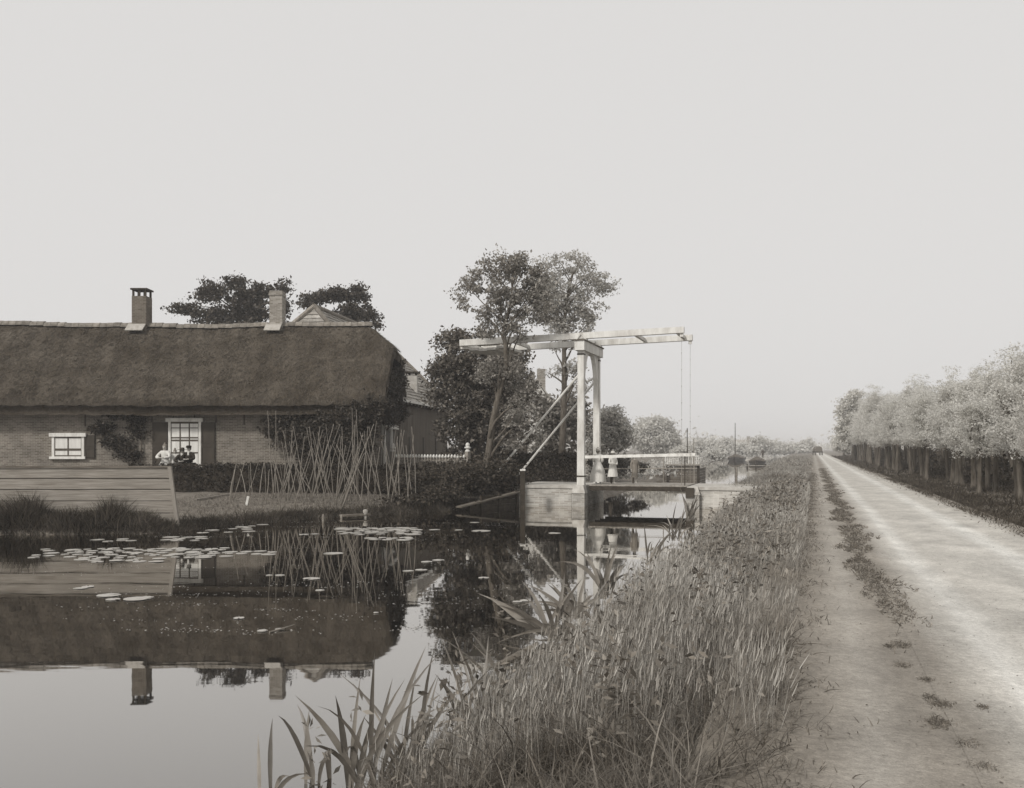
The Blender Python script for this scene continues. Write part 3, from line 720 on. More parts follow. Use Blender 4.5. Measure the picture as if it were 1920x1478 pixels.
def gable_climber():
    pts = [(-6.1, 45.0, 4.6, .3, 1.0, .9), (-6.15, 47, 5.3, .25, 1.2, 1.2), (-6.15, 49.5, 5.6, .28, 1.6, 1.3), (-6.1, 51.0, 6.4, .35, 1.2, .9), (-6.0, 46, 3.9, .4, 1.6, .5), (-6.0, 50, 4.4, .4, 2, .6), (-6.3, 43.3, 4.3, .6, .4, .7), (-7.0, 43.0, 4.0, .8, .3, .35)]
    climber('leafy vine climbing the right gable up to the thatch hip', pts, 420, 24, 0.12, 'leaf_dark', [[(-6.25, 45.2, .7), (-6.25, 45.4, 2.5), (-6.2, 47, 4.8), (-6.2, 49, 6)]])
gable_climber()

# ------------------------------------------------------------------ hedges
def hedge(label, path, z0, z1, w, m='hedge_leaf', n_per=900, size=0.085, name='hedge'):
    R = thing(name, label, 'hedge', (path[0][0], path[0][1], z0))
    core = MB(); V = []
    for (a, b) in zip(path[:-1], path[1:]):
        a = np.array([*a[:2], 0.0]); b = np.array([*b[:2], 0.0]); d = b - a; L = np.linalg.norm(d); d /= L; sd = np.array([-d[1], d[0], 0])
        core.box(((a + b) / 2 + ZUP * ((z0 + z1) / 2 - .04)), (L, w * 0.72, (z1 - z0) - .12), d, sd)
        n = int(L * n_per); t = rng.random(n) * (L + .2) - .1; u = rng.random(n) * 2 - 1; hh = rng.random(n)
        face = rng.random(n)
        u = np.where(face < 0.55, np.sign(u) * (0.82 + .2 * rng.random(n)), u); hh = np.where(face >= 0.55, 0.9 + .14 * rng.random(n), hh)
        bump = 0.07 * wob(t * 2.2, hh * 3) + 0.05 * rng.normal(size=n)
        P = a + d * t[:, None] + sd * (u * (w / 2) + np.sign(u) * bump)[:, None] + ZUP * (z0 + hh * (z1 - z0) + bump * 0.9 * (hh > .85))[:, None]
        V.append(leaf_quads(P, size, 0.3))
    c = core.build('dark_core', 'dark_wood', R); grid_strips('foliage', np.concatenate(V), m, R)  # solid dark box added to fill the inside behind the leaves
P0 = at(250, 0, 37.6); P1 = at(600, 0, 38.8); P2 = at(800, 0, 40.2); P3 = at(895, 0, 41.3)
hedge('long dark clipped garden hedge in front of the thatched house', [P0, P1, P2, P3], 0.45, 1.72, 0.9)
hedge('rounded clipped hedge beside the left end of the drawbridge', [at(945, 0, 47.0), at(1085, 0, 47.0)], 0.6, 2.1, 1.6, 'leaf_dark', 1500, 0.10)

# ------------------------------------------------------------------ picket fence
def picket_fence(label, A, B, zb, zt, n, big=True):
    A = np.array(A); B = np.array(B); R = thing('picket_fence', label, 'fence', (A[0], A[1], zb))
    d = (B - A); L = np.linalg.norm(d[:2]); d = np.array([d[0], d[1], 0]) / L; sd = np.array([-d[1], d[0], 0])
    for i in range(n):
        p = A + d * L * (i + .5) / n; w = L / n * 0.52
        k = MB(); k.prism([p + d * a + ZUP * h for a, h in ((-w / 2, zb - p[2]), (w / 2, zb - p[2]), (w / 2, zt - .16 - p[2]), (-w / 2, zt - .16 - p[2]))], sd * 0.025)
        pk = k.build('picket', 'grey_paint', R)
        t = MB(); c = p + ZUP * (zt - .08 - p[2]) + sd * .0125
        t.lathe([(w * .3, -.08), (w * .62, -.05), (w * .66, 0), (w * .45, .06), (w * .1, .1)], c, 8); t.build('picket_tip', 'white_paint', pk)
    for h in (0.3, 0.8):
        r = MB(); r.bar(A + ZUP * (zb + (zt - zb) * h - A[2]) + sd * .05, B + ZUP * (zb + (zt - zb) * h - B[2]) + sd * .05, 0.04, 0.07); r.build('rail', 'grey_paint', R)
    if big:
        for p in (A - d * .12, B + d * .12):
            q = MB(); q.box((p[0], p[1], (zb + zt + .15) / 2), (0.2, 0.2, zt + .15 - zb), d, sd); po = q.build('post', 'grey_paint', R)
            q = MB(); q.lathe([(.12, zt + .15), (.12, zt + .2), (.07, zt + .23), (.07, zt + .27), (.15, zt + .31), (.15, zt + .35), (.08, zt + .38), (.10, zt + .46), (.07, zt + .54), (.03, zt + .56)], (p[0], p[1], 0), 12); q.build('post_cap', 'white_paint', po)
fA = at(740, 0, 46.0); fA[2] = 0; fB = at(873, 0, 43.4); fB[2] = 0
picket_fence('white tipped picket fence with capped end posts in front of the boarded barn', fA, fB, 0.75, 2.13, 24)
gA = at(884, 0, 49.5); gA[2] = 0; gB = at(926, 0, 49.0); gB[2] = 0
picket_fence('short stretch of low white tipped fence behind the leaning tree', gA, gB, 0.75, 1.85, 11, False)

# ------------------------------------------------------------------ plank screen at the far left, timber revetment, odds and ends
def plank_screen():
    Y = 27.4; R = thing('plank_screen', 'weathered boarded screen with slanting end post at the left water edge', 'plank screen', (-13, Y, 0.0))
    x0 = -17.5; zt = zat(877, Y)
    tops = [877, 897.5, 918.5, 939.5, 962, 984]
    for a, b in zip(tops[:-1], tops[1:]):
        za, zb = zat(a, Y), zat(b, Y)
        x1a, x1b = xat(317 + (a - 877) * .13, Y), xat(317 + (b - 877) * .13, Y)
        yo = random.uniform(-.015, .015); g = [random.uniform(0, .014) for _ in range(4)]
        MB().prism([(x0, Y + yo, zb + .008 + g[0]), (x1b, Y, zb + .008 + g[1]), (x1a, Y, za - .004 - g[2]), (x0, Y + yo, za - .004 - g[3])], (0, 0.05, 0)).build('board', 'plank_wood', R)
    MB().bar((xat(319, Y), Y - .03, zt + .03), (xat(334, Y), Y - .03, zat(986, Y)), 0.1, 0.1, (1, 0, 0)).build('end_post', 'grey_paint', R)
    MB().span(x0, xat(321, Y), Y - .05, Y + .09, zt, zt + .05).build('cap_rail', 'old_plank', R)
    b = MB(); b.span(x0, xat(317, Y), Y + .06, Y + .07, -.2, zt - .02)
    for xx in (-16.8, -14.9, -13, -11.2): b.span(xx - .06, xx + .06, Y + .071, Y + .19, -.3, zt - .03)
    b.build('back_frame', 'old_plank', R)
plank_screen()

def revetment():
    A = ls(-15.0, 34.2); B = ls(-11.85, 37.95)
    A = at(868, 0, 36.4); A[2] = 0; B = at(972, 0, 38.9); B[2] = 0
    d = (B - A) / np.linalg.norm(B - A); sd = np.array([-d[1], d[0], 0]); L = np.linalg.norm(B - A)
    R = thing('timber_revetment', 'dark plank revetment with sloping top board on the bank left of the bridge', 'revetment', A)
    for h in range(4):
        z = -.12 + h * .19
        MB().bar(A + d * (0.0 + .35 * h) + ZUP * z, B + ZUP * z, 0.06, 0.175).build('plank', 'dark_wood', R)
    MB().bar(A - d * .3 + ZUP * .16 - sd * .06, B + d * -.1 + ZUP * .62 - sd * .06, 0.32, 0.06).build('top_board', 'old_plank', R)
    for t in (0.3, 0.62, 0.95):
        p = A + d * L * t - sd * .07; MB().box((p[0], p[1], .12), (0.12, 0.1, .75 + .4 * t), d, sd).build('pile', 'dark_wood', R)
    p = at(980, 0, 38.4)
    q = thing('mooring_post', 'tall dark post with white top at the left bridge wall', 'post', (p[0], p[1], 0))
    MB().box((p[0], p[1], 0.65), (0.2, 0.2, 1.7)).build('shaft', 'dark_wood', q); MB().box((p[0], p[1], 1.54), (0.22, 0.22, 0.07)).build('top', 'white_paint', q)
revetment()

def bits():
    a, b = at(366, 955, 34.0), at(430, 941, 36.0)
    for p in (a, b): l, s = tols(p[0], p[1]); p[2] = height(l, s) + .05
    tag(MB().bar(a, b, .12, .05).build('plank', 'pole_wood', loc=a), 'pale loose plank lying on the turf left of the poles', 'plank')
    p = at(464, 957, 33.5); l, s = tols(p[0], p[1]); z = height(l, s)
    tag(MB().bar((p[0] - .04, p[1], z), (p[0] + .03, p[1], z + .32), .08, .06, (0, 1, 0)).build('peg', 'white_paint', loc=(p[0], p[1], z)), 'short white peg stuck in the turf near the poles', 'peg')
    R = thing('landing_step', 'small wooden water step with a white post below the poles', 'landing step', onwater(665, 972))
    p = onwater(640, 972); q = onwater(690, 970)
    MB().bar(p + ZUP * .09, q + ZUP * .10, .5, .05).build('tread', 'old_plank', R)
    for t in (p, q): MB().box(t - ZUP * .12, (.07, .07, .5)).build('post', 'pole_wood', R)
    w = onwater(685, 971); MB().lathe([(.05, -.2), (.05, .16), (.08, .18), (.08, .27), (.03, .29)], w, 10).build('white_post', 'coping_stone', R)
    p = onwater(606, 977); tag(MB().lathe([(.04, -.3), (.04, .18), (.015, .24)], p, 8).build('stake', 'pole_wood', loc=p), 'small stake standing in the water below the poles', 'stake')
    a, b = onwater(505, 1187), onwater(552, 1177); tag(MB().tube([a + ZUP * .01, (a + b) / 2 + ZUP * .02, b + ZUP * .04], [.012, .012, .006], 6).build('stick', 'pole_wood', loc=a), 'pale stick floating on the dark water', 'stick')
bits()

# ------------------------------------------------------------------ bean poles
def bean_poles():
    # (base px, base py, top px, top py)
    PL = [(431, 948, 447, 842), (428, 950, 440, 880), (436, 945, 464, 847), (462, 930, 451, 880), (470, 926, 466, 875), (461, 938, 484, 868), (474, 935, 469, 868), (483, 952, 497, 855), (500, 950, 496, 868), (499, 945, 505, 880),
          (511, 935, 520, 860), (527, 958, 509, 852), (525, 935, 554, 850), (533, 930, 519, 812), (548, 960, 585, 850), (542, 938, 558, 870), (556, 935, 531, 808), (532, 900, 535, 802), (575, 935, 550, 800), (560, 910, 571, 818),
          (540, 936, 548, 806), (583, 940, 600, 800), (598, 935, 580, 800), (601, 950, 575, 802), (585, 938, 626, 795), (612, 948, 588, 826), (618, 930, 596, 810), (604, 942, 620, 835), (640, 955, 701, 795), (627, 938, 611, 795), (630, 940, 640, 818),
          (648, 928, 641, 800), (655, 925, 680, 812), (660, 930, 640, 842), (670, 930, 664, 797), (650, 938, 669, 780), (676, 952, 690, 800), (686, 948, 706, 790), (693, 940, 683, 808), (708, 932, 688, 815), (729, 950, 724, 840), (732, 938, 758, 806),
          (740, 930, 751, 812), (728, 850, 742, 804), (750, 948, 745, 830), (768, 940, 752, 805), (762, 935, 776, 815), (781, 938, 772, 800), (775, 935, 761, 835), (513, 935, 502, 770), (517, 930, 517, 770), (717, 935, 692, 800), (665, 905, 660, 765), (672, 930, 668, 768), (545, 905, 528, 828), (568, 932, 546, 838), (590, 905, 610, 818), (632, 905, 648, 835), (700, 928, 712, 838)]
    for _ in range(28):
        cx = random.gauss(640, 58); h = random.uniform(80, 128); by = random.uniform(920, 946); sg = random.choice((-1, 1))
        PL.append((cx - sg * random.uniform(8, 30), by, cx + sg * random.uniform(6, 24), by - h))
    special = {2: 'leftmost pair partner, straight bean pole leaning right before the hedge', 28: 'thick pale bean pole leaning far right across the others', 47: 'rightmost bean pole, bent, standing before the picket fence',
               49: 'very tall thin bean pole at the left, top against the creeper', 52: 'very tall thin bean pole rising highest near the middle right', 40: 'curved pale bean pole in front of the white door frame'}
    special[2] = 'straight grey bean pole at the left end, leaning right before the hedge'
    protos = []
    for k in range(6):
        b = MB(); pts = []; n = 9
        ph = random.random() * 6; am = random.uniform(.01, .03)
        for i in range(n):
            t = i / (n - 1); pts.append((am * math.sin(ph + t * 5) * math.sin(t * math.pi), am * math.cos(ph * 2 + t * 4) * math.sin(t * math.pi), t))
        b.tube(pts, [.0225 * (1 - .55 * i / (n - 1)) for i in range(n)], 6)
        me = b.build('bean_pole', 'pole_wood', smooth=True); protos.append(me)
    used = set()
    for i, (bx, by, tx, ty) in enumerate(PL):
        Y = 33.0 + (960 - by) * 0.105 + random.uniform(-.3, .3)
        Y = min(Y, 38.0)
        for _ in range(40):
            p = at(bx, by, Y); l, s = tols(p[0], p[1])
            if height(l, s) > .2: break
            Y += .12
        p[2] = min(p[2], height(l, s)) if by > 925 else height(l, s)
        q = at(tx, ty, Y + random.uniform(-.5, .6)); d = q - p; L = np.linalg.norm(d)
        k = i % 6
        o = protos[k] if k not in used else protos[k].copy()
        if k in used: COL.objects.link(o)
        used.add(k)
        o.location = tuple(p); o.rotation_mode = 'QUATERNION'; o.rotation_quaternion = Vector((0, 0, 1)).rotation_difference(Vector(d))
        w = random.uniform(.7, 1.15) * (1.2 if i == 28 else 1)
        o.scale = (w, w, L)
        tag(o, special.get(i, 'thin bare bean pole among the crossing poles in front of the garden hedge'), 'bean pole', 'bean poles crossing in the vegetable plot')
bean_poles()

# ------------------------------------------------------------------ drawbridge
B0 = np.array([2.93, 39.65, 0.0])                  # foot of the near post
def bl(a, b, z): return B0 + N * a + U * b + ZUP * z
DW = 3.0
def drawbridge():
    R = thing('drawbridge', 'white wooden drawbridge with a gate frame and raised balance beams over the canal', 'drawbridge', bl(0, DW / 2, 0.9))
    nearz = 6.55
    for b in (0, DW):
        p = MB()
        for z0, z1, w0, w1 in ((0.86, 5.0, .31, .27), (5.0, nearz, .27, .27)):
            c = [bl(a * w / 2, b + k * w / 2, z) for z, w in ((z0, w0), (z1, w1)) for a, k in ((-1, -1), (1, -1), (1, 1), (-1, 1))]; p.hexa(c)
        p.build('post', 'bridge_paint', R)
        # curved knee brace, reaching in to make the arch
        s = 1 if b == 0 else -1
        poly = []
        for k in range(9):
            t = k / 8; poly.append(bl(-.09, b + s * (.15 + 1.05 * (1 - math.cos(t * math.pi / 2))), 4.0 + (nearz - 4.0) * math.sin(t * math.pi / 2)))
        poly.append(bl(-.09, b + s * .15, nearz))
        MB().prism(poly, N * .18).build('knee_brace', 'bridge_paint', R)
    MB().box(bl(0, DW / 2, nearz + .2), (.42, DW + .7, .4), N, U).build('crossbeam', 'bridge_paint', R)
    MB().box(bl(0, DW / 2, nearz + .425), (.5, DW + .8, .05), N, U).build('crossbeam_cap', 'old_plank', R)
    A0, A1 = -5.5, 4.3
    zl = lambda a: 7.19 + 0.0205 * a
    for b in (0.1, DW - .1):
        m = MB()
        m.hexa([bl(a, b + k * .13, zl(a) + h * (0.135 if a < 0 else .125)) for h in (-1, 1) for a, k in ((A0, -1), (A1, -1), (A1, 1), (A0, 1))])
        m.box(bl(A1 - .1, b, zl(A1) - .2), (.14, .1, .16), N, U)
        m.build('balance_beam', 'bridge_paint', R)
        h = MB()
        for k in (-.16, .16): h.bar(bl(-.25, b + k, nearz + .42), bl(0, b + k, nearz + .72), .04, .05); h.bar(bl(.25, b + k, nearz + .42), bl(0, b + k, nearz + .72), .04, .05)
        h.build('pivot_bracket', 'bridge_paint', R)
        # chain of straight iron links
        c = MB(); z = zl(A1) - .25; n = 7
        for i in range(n):
            z0 = z - (z - 2.25) * i / n; z1 = z - (z - 2.25) * (i + 1) / n
            c.tube([bl(A1 - .1, b, z0), bl(A1 - .1, b, z1 + .06)], .006, 5); c.lathe([(.006, -.03), (.020, 0), (.006, .03)], bl(A1 - .1, b, z1), 6)
        c.tube([bl(A1 - .1, b, 2.25), bl(A1 - .1, b, .9)], .013, 6)
        c.build('chain', 'grey_paint', R)
    for b in (0, DW):
        for z in (1.25, nearz - .15):
            MB().box(bl(0, b, z), (.335 if z < 2 else .30, .335 if z < 2 else .30, .06), N, U).build('iron_strap', 'iron', R)
    # ballast box and ties at the tail of the beams
    t = MB(); zt = zl(A0)
    for k in range(5):
        a = A0 + .14 + k * .42; t.box(bl(a, DW / 2, zt - .20 - .05 * math.sin(k / 4 * math.pi) * 2), (.4, DW - .5, .10), N, U)
    t.build('counterweight', 'bridge_paint', R)
    t = MB()
    for a in (A0 + .06, A0 + 2.3, 2.2, A1 - .35):
        t.box(bl(a, DW / 2, zl(a)), (.12, DW - .46, .14), N, U)
    t.build('tie_beam', 'bridge_paint', R)
    # deck
    D0, D1 = .35, 4.45
    dk = MB()
    n = 24
    for i in range(n):
        a = D0 + (D1 - D0) * (i + .5) / n; dk.box(bl(a, DW / 2, .875 + random.uniform(-.004, .004)), ((D1 - D0) / n - .012, DW + .25, .05), N, U)
    dk.build('deck', 'deck_wood', R)
    g = MB()
    for b in (-.05, DW / 3, DW * 2 / 3, DW + .05): g.box(bl((D0 + D1) / 2, b, .755), (D1 - D0 - .05, .14, .185), N, U)
    g.build('deck_beam', 'dark_wood', R)
    for b in (-.06, DW + .06):
        r = MB(); r.bar(bl(.16, b, 2.06), bl(4.4, b, 2.16), .07, .12); r.build('handrail', 'white_paint', R)
        if b > 0:
            q = MB(); q.bar(bl(.16, b, 1.5), bl(4.4, b, 1.55), .03, .035)
            for a in (1.6, 3.0, 4.35): q.box(bl(a, b, 1.5), (.035, .035, 1.2), N, U)
            q.build('rail_post', 'grey_paint', R)
        else:
            q = MB(); q.box(bl(4.35, b, 1.52), (.04, .04, 1.24), N, U); q.build('rail_post', 'iron', R)
    for b, zt_, L_ in ((0, 5.55, 4.3), (DW, 5.45, 4.1)):
        MB().tube([bl(-.1, b, zt_), bl(-L_, b, .75)], .05, 8).build('strut', 'bridge_paint', R)
drawbridge()

def abutments():
    for label, a0, a1, pier_a, cat in (('brick left bridge abutment with pale coping and a corner pier', -6.6, .18, 0.0, 'abutment'), ('low brick right bridge abutment half hidden by tall grass', 4.5, 8.0, 4.72, 'abutment')):
        R = thing('bridge_abutment', label, cat, bl(pier_a, 1.5, 0)); left = a0 < 0
        lo = -2.95 if left else a0
        MB().hexa([bl(a, b, z) for z in (-.9, .74) for a, b in ((lo, -.35), (a1, -.35), (a1, 3.6), (lo, 3.6))]).build('wall', 'abutment_brick', R)
        if left:
            MB().hexa([bl(a, b, z) for z in (-.5, .72) for a, b in ((a0, .8), (lo - .003, .1), (lo - .003, 3.4), (a0, 3.4))]).build('approach_fill', 'soil', R)
        MB().hexa([bl(a, b, z) for z in (.743, .87) for a, b in ((lo - .02, -.40), (a1 - (.0 if left else -.3), -.40), (a1 - (.0 if left else -.3), 3.62), (lo - .02, 3.62))]).build('coping', 'coping_stone', R)
        MB().hexa([bl(pier_a + a * .27, -.3 + b * .27, z) for z in (-.9, .55) for a, b in ((-1, -1), (1, -1), (1, 1), (-1, 1))]).build('corner_pier', 'abutment_brick', R)
        MB().hexa([bl(pier_a + a * w, -.3 + b * w, z) for z, w in ((.555, .30), (.88, .20)) for a, b in ((-1, -1), (1, -1), (1, 1), (-1, 1))]).build('pier_cap', 'coping_stone', R)
        if left: MB().box(bl(-.28, -.36, -.1), (.09, .05, 1.5), N, U).build('fender_post', 'dark_wood', R)
        else: MB().box(bl(4.62, -.60, .64), (.34, .06, .4), N, U).build('bumper_board', 'shutter_paint', R)
abutments()

# landing stage beyond the bridge
def landing():
    Y = 75.0
    R = thing('landing_stage', 'plank walled landing stage with a white railing in the canal behind the bridge', 'landing stage', at(1250, 0, Y) * np.array([1, 1, 0]))
    xa, xb = xat(1195, Y), xat(1309, Y); zt = zat(880, Y)
    q = at(1323, 0, 80)
    for i in range(4):
        z = zt - .1 - i * .21
        b = MB(); b.span(xa, xb, Y, Y + .06, z - .095, z + .095); b.prism([(xb + .005, Y, z - .095), (q[0], q[1], z - .095), (q[0], q[1], z + .095), (xb + .005, Y, z + .095)], (0, .06, 0)); b.build('plank', 'old_plank', R)
    MB().prism([(xa, Y - .1, zt + .004), (xb + .05, Y - .1, zt + .004), (q[0] + .05, q[1], zt + .004), (xa, q[1], zt + .004)], (0, 0, .09)).build('deck', 'deck_wood', R)
    for x in (xa + .1, (xa + xb) / 2, xb): MB().box((x, Y - .06, .1), (.2, .12, 1.9)).build('pile', 'dark_wood', R)
    x0, x1 = xat(1252, Y), xat(1314, Y)
    p = MB(); p.span(x0, x1, Y - .3, Y + 1.8, zt + .30, zt + .40); p.span(x0 + .1, x1 - .1, Y - .1, Y + 1.6, zt + .098, zt + .295); p.build('platform', 'deck_wood', R)
    n = 16; z0 = zt + .4
    f = MB()
    for i in range(n + 1):
        if 6 < i < 11: continue
        x = x0 + (x1 - x0) * i / n; f.span(x - .03, x + .03, Y + .95, Y + 1.0, z0, z0 + .7)
    f.span(x0, x1, Y + .9, Y + .945, z0 + .6, z0 + .68); f.build('railing', 'white_paint', R)
    for px, y0, lab in ((1289, 803, 'tall thin dark pole standing at the landing stage behind the bridge'), (1301, 823, 'short thin grey pole beside the tall pole at the landing stage')):
        p = at(px, 0, 77.5); b = MB(); b.tube([(p[0], 77.5, -.5), (p[0] - .02, 77.5, zat(y0, 77.5))], [.06, .03], 8); tag(b.build('mooring_pole', 'dark_wood' if px == 1289 else 'pole_wood', loc=(p[0], 77.5, 0)), lab, 'pole')
landing()

# ------------------------------------------------------------------ trees
def limb(t, p0, p1, r0, r1, n=6, wig=.08):
    p0 = np.array(p0); p1 = np.array(p1); L = np.linalg.norm(p1 - p0); pts = []
    k1, k2 = rng.normal(size=3) * wig * L, rng.normal(size=3) * wig * L
    for i in range(n):
        s = i / (n - 1); pts.append(p0 + (p1 - p0) * s + (k1 * math.sin(s * math.pi) + k2 * math.sin(2 * s * math.pi) * .5) + ZUP * 0.08 * L * math.sin(s * math.pi))
    t.tube(pts, [r0 + (r1 - r0) * i / (n - 1) for i in range(n)], 7); return pts
def tree(name, label, trunk, rad, ells, ncl, nl, size, m, nlimb=14, bark='bark', group=None, cl_r=.35, shell=.55, root=None):
    base = np.array(trunk[0]); R = thing(name, label, 'tree', base, group)
    t = MB(); T = [np.array(p) for p in trunk]; n = len(T)
    # smooth trunk
    pts = []
    for i in range(n - 1):
        for s in (0, .33, .66): pts.append(T[i] + (T[i + 1] - T[i]) * s)
    pts.append(T[-1]); k = len(pts)
    rr = [rad * (1 - .75 * i / (k - 1)) * (1.35 if i == 0 else 1) for i in range(k)]
    t.tube(pts, rr, 10)
    q, cc = foliage(ells, ncl, nl, size, cl_r, .35, shell)
    for i in range(nlimb):
        c = cc[rng.integers(len(cc))]; j = int(np.clip(np.argmin([abs(p[2] - (c[2] - 1.0 - .35 * np.linalg.norm((p - c)[:2]))) for p in pts]), 1, k - 1))
        limb(t, pts[j], c, rr[j] * .5, .012)
    t.build('trunk', bark, R, smooth=True); grid_strips('crown', q, m, R)
    return R
def elp(px, py, Y, rx, rz, ry=None):
    p = at(px, py, Y); k = Y / F; return (p[0], p[1], p[2], rx * k, (ry if ry else (rx + rz) / 2) * k, rz * k)

Yt = 39.6
tree('leaning_tree', 'tall tree with slender leaning trunk on the bank left of the drawbridge',
     [at(905, 912, Yt), at(916, 850, Yt), at(924, 790, Yt), at(936, 738, Yt), at(950, 690, Yt - .2), at(948, 650, Yt - .3), at(944, 620, Yt - .2), at(955, 580, Yt), at(962, 530, Yt)], .17,
     [elp(880, 530, Yt + .5, 32, 28), elp(925, 512, Yt + .3, 42, 32), elp(965, 500, Yt, 40, 26), elp(950, 560, Yt, 50, 40), elp(1005, 545, Yt + .3, 38, 40), elp(1020, 580, Yt, 30, 30), elp(910, 590, Yt, 24, 20), elp(950, 610, Yt, 26, 24), elp(868, 560, Yt, 16, 14), elp(955, 700, Yt, 34, 40), elp(975, 730, Yt, 22, 34), elp(935, 690, Yt, 30, 22), elp(1008, 515, Yt, 26, 24), elp(1010, 560, Yt, 30, 26), elp(1025, 600, Yt, 22, 18), elp(985, 590, Yt, 28, 24), elp(920, 620, Yt, 24, 18), elp(975, 625, Yt, 22, 16), elp(990, 720, Yt, 18, 30), elp(970, 780, Yt, 28, 40), elp(960, 830, Yt, 22, 24), elp(910, 700, Yt, 22, 26), elp(850, 545, Yt, 12, 12), elp(905, 498, Yt, 14, 14), elp(945, 480, Yt, 16, 12), elp(975, 482, Yt, 14, 12), elp(870, 575, Yt, 12, 10), elp(900, 610, Yt, 12, 10), elp(1000, 600, Yt, 14, 14)],
     700, 22, .10, 'leaf_mid', 40, cl_r=.24, shell=.3)
Y2 = 53.0
tree('garden_tree', 'tall light crowned tree with upright trunk behind the drawbridge posts',
     [at(1052, 890, Y2), at(1055, 820, Y2), at(1058, 740, Y2), at(1058, 680, Y2), at(1057, 620, Y2), at(1062, 560, Y2), at(1075, 510, Y2)], .22,
     [elp(1075, 500, Y2, 34, 30), elp(1110, 520, Y2, 32, 24), elp(1135, 540, Y2, 24, 14), elp(1090, 545, Y2, 40, 26), elp(1050, 560, Y2, 36, 40), elp(1085, 585, Y2, 30, 24), elp(1045, 610, Y2, 26, 22), elp(1100, 620, Y2, 16, 24), elp(1020, 500, Y2, 28, 20), elp(1075, 690, Y2, 24, 22), elp(1040, 700, Y2, 20, 20), elp(1055, 650, Y2, 24, 16), elp(1090, 720, Y2, 20, 20), elp(1030, 530, Y2, 30, 30), elp(1030, 580, Y2, 26, 24), elp(1065, 620, Y2, 26, 20), elp(1072, 478, Y2, 12, 14), elp(1110, 495, Y2, 12, 12), elp(1150, 535, Y2, 14, 10), elp(1140, 510, Y2, 10, 10), elp(1125, 570, Y2, 14, 12), elp(1105, 600, Y2, 12, 16), elp(1040, 490, Y2, 16, 14)],
     460, 22, .12, 'leaf_light', 36, cl_r=.28, shell=.3)
Y3 = 46.5
tree('chestnut_tree', 'dense dark broad tree between the barn and the drawbridge',
     [at(895, 895, Y3), at(896, 840, Y3), at(898, 780, Y3), at(900, 700, Y3)], .3,
     [elp(900, 690, Y3, 80, 50, 70), elp(860, 720, Y3, 60, 60), elp(830, 690, Y3, 30, 26), elp(920, 770, Y3, 80, 60, 70), elp(955, 730, Y3, 48, 55), elp(870, 800, Y3, 55, 50), elp(940, 820, Y3, 60, 40), elp(850, 640, Y3, 36, 22), elp(900, 640, Y3, 50, 24), elp(965, 670, Y3, 36, 30), elp(820, 745, Y3, 22, 16), elp(888, 848, Y3, 34, 22), elp(925, 855, Y3, 34, 22), elp(850, 850, Y3, 18, 16)],
     1250, 28, .14, 'leaf_chestnut', 14, cl_r=.32, shell=.5)
Y4 = 58.0
tree('garden_tree', 'bushy darker tree with forked trunk between the far white house and the bridge posts',
     [at(1040, 885, Y4), at(1042, 830, Y4), at(1045, 780, Y4), at(1046, 740, Y4)], .2,
     [elp(1040, 780, Y4, 42, 40), elp(1070, 770, Y4, 34, 34), elp(1020, 770, Y4, 26, 36), elp(1060, 820, Y4, 50, 30), elp(1090, 800, Y4, 26, 36), elp(1025, 830, Y4, 34, 26), elp(1085, 755, Y4, 20, 14)], 420, 26, .17, 'leaf_mid', 12, cl_r=.32)
tree('shrub_tree', 'rounded loose bush right behind the far bridge post',
     [at(1145, 890, 57), at(1145, 840, 57), at(1146, 800, 57)], .12,
     [elp(1140, 800, 57, 40, 34), elp(1160, 825, 57, 28, 26), elp(1125, 835, 57, 38, 22), elp(1150, 780, 57, 22, 18), elp(1172, 805, 57, 16, 18)], 300, 24, .14, 'leaf_light', 10, cl_r=.3)
tree('garden_shrub', 'low flowering shrub mass seen behind the three figures on the bridge',
     [at(1150, 895, 60), at(1150, 880, 60), at(1152, 866, 60)], .07,
     [elp(1125, 872, 60, 26, 14), elp(1160, 870, 60, 26, 15), elp(1195, 876, 60, 18, 10), elp(1140, 885, 60, 34, 12)], 240, 24, .13, 'leaf_chestnut', 8, cl_r=.25)
Y5 = 72.0
tree('elm_tree', 'large spreading dark tree behind the left part of the thatched roof',
     [at(445, 860, Y5), at(445, 700, Y5), at(446, 620, Y5), at(448, 575, Y5)], .4,
     [elp(390, 550, Y5, 44, 20), elp(345, 580, Y5, 34, 14), elp(440, 530, Y5, 26, 14), elp(450, 560, Y5, 60, 26), elp(400, 590, Y5, 60, 16), elp(470, 590, Y5, 50, 20), elp(490, 548, Y5, 26, 22), elp(530, 540, Y5, 16, 20), elp(530, 580, Y5, 14, 24), elp(430, 620, Y5, 90, 22)],
     560, 26, .19, 'leaf_dark', 22, cl_r=.38, shell=.3)
tree('elm_tree', 'smaller spreading tree behind the tiled barn ridge',
     [at(640, 860, Y5), at(640, 700, Y5), at(640, 620, Y5), at(645, 580, Y5)], .32,
     [elp(595, 560, Y5, 34, 16), elp(632, 552, Y5, 26, 14), elp(668, 552, Y5, 26, 18), elp(660, 585, Y5, 38, 18), elp(690, 590, Y5, 20, 18), elp(640, 600, Y5, 40, 14), elp(708, 608, Y5, 12, 10), elp(575, 570, Y5, 16, 8)],
     330, 24, .19, 'leaf_dark', 18, cl_r=.36, shell=.3)
Yr = 190.0
tree('round_tree', 'big round topped pale tree standing alone beyond the bridge',
     [at(1228, 852, Yr), at(1228, 840, Yr), at(1228, 820, Yr)], .5,
     [elp(1228, 825, Yr, 38, 28, 36), elp(1222, 805, Yr, 30, 20, 28), elp(1235, 800, Yr, 24, 16, 24), elp(1250, 825, Yr, 20, 20, 20), elp(1205, 822, Yr, 20, 20, 20)], 900, 30, .42, 'leaf_far_hazed', 4, cl_r=.9, shell=.75)
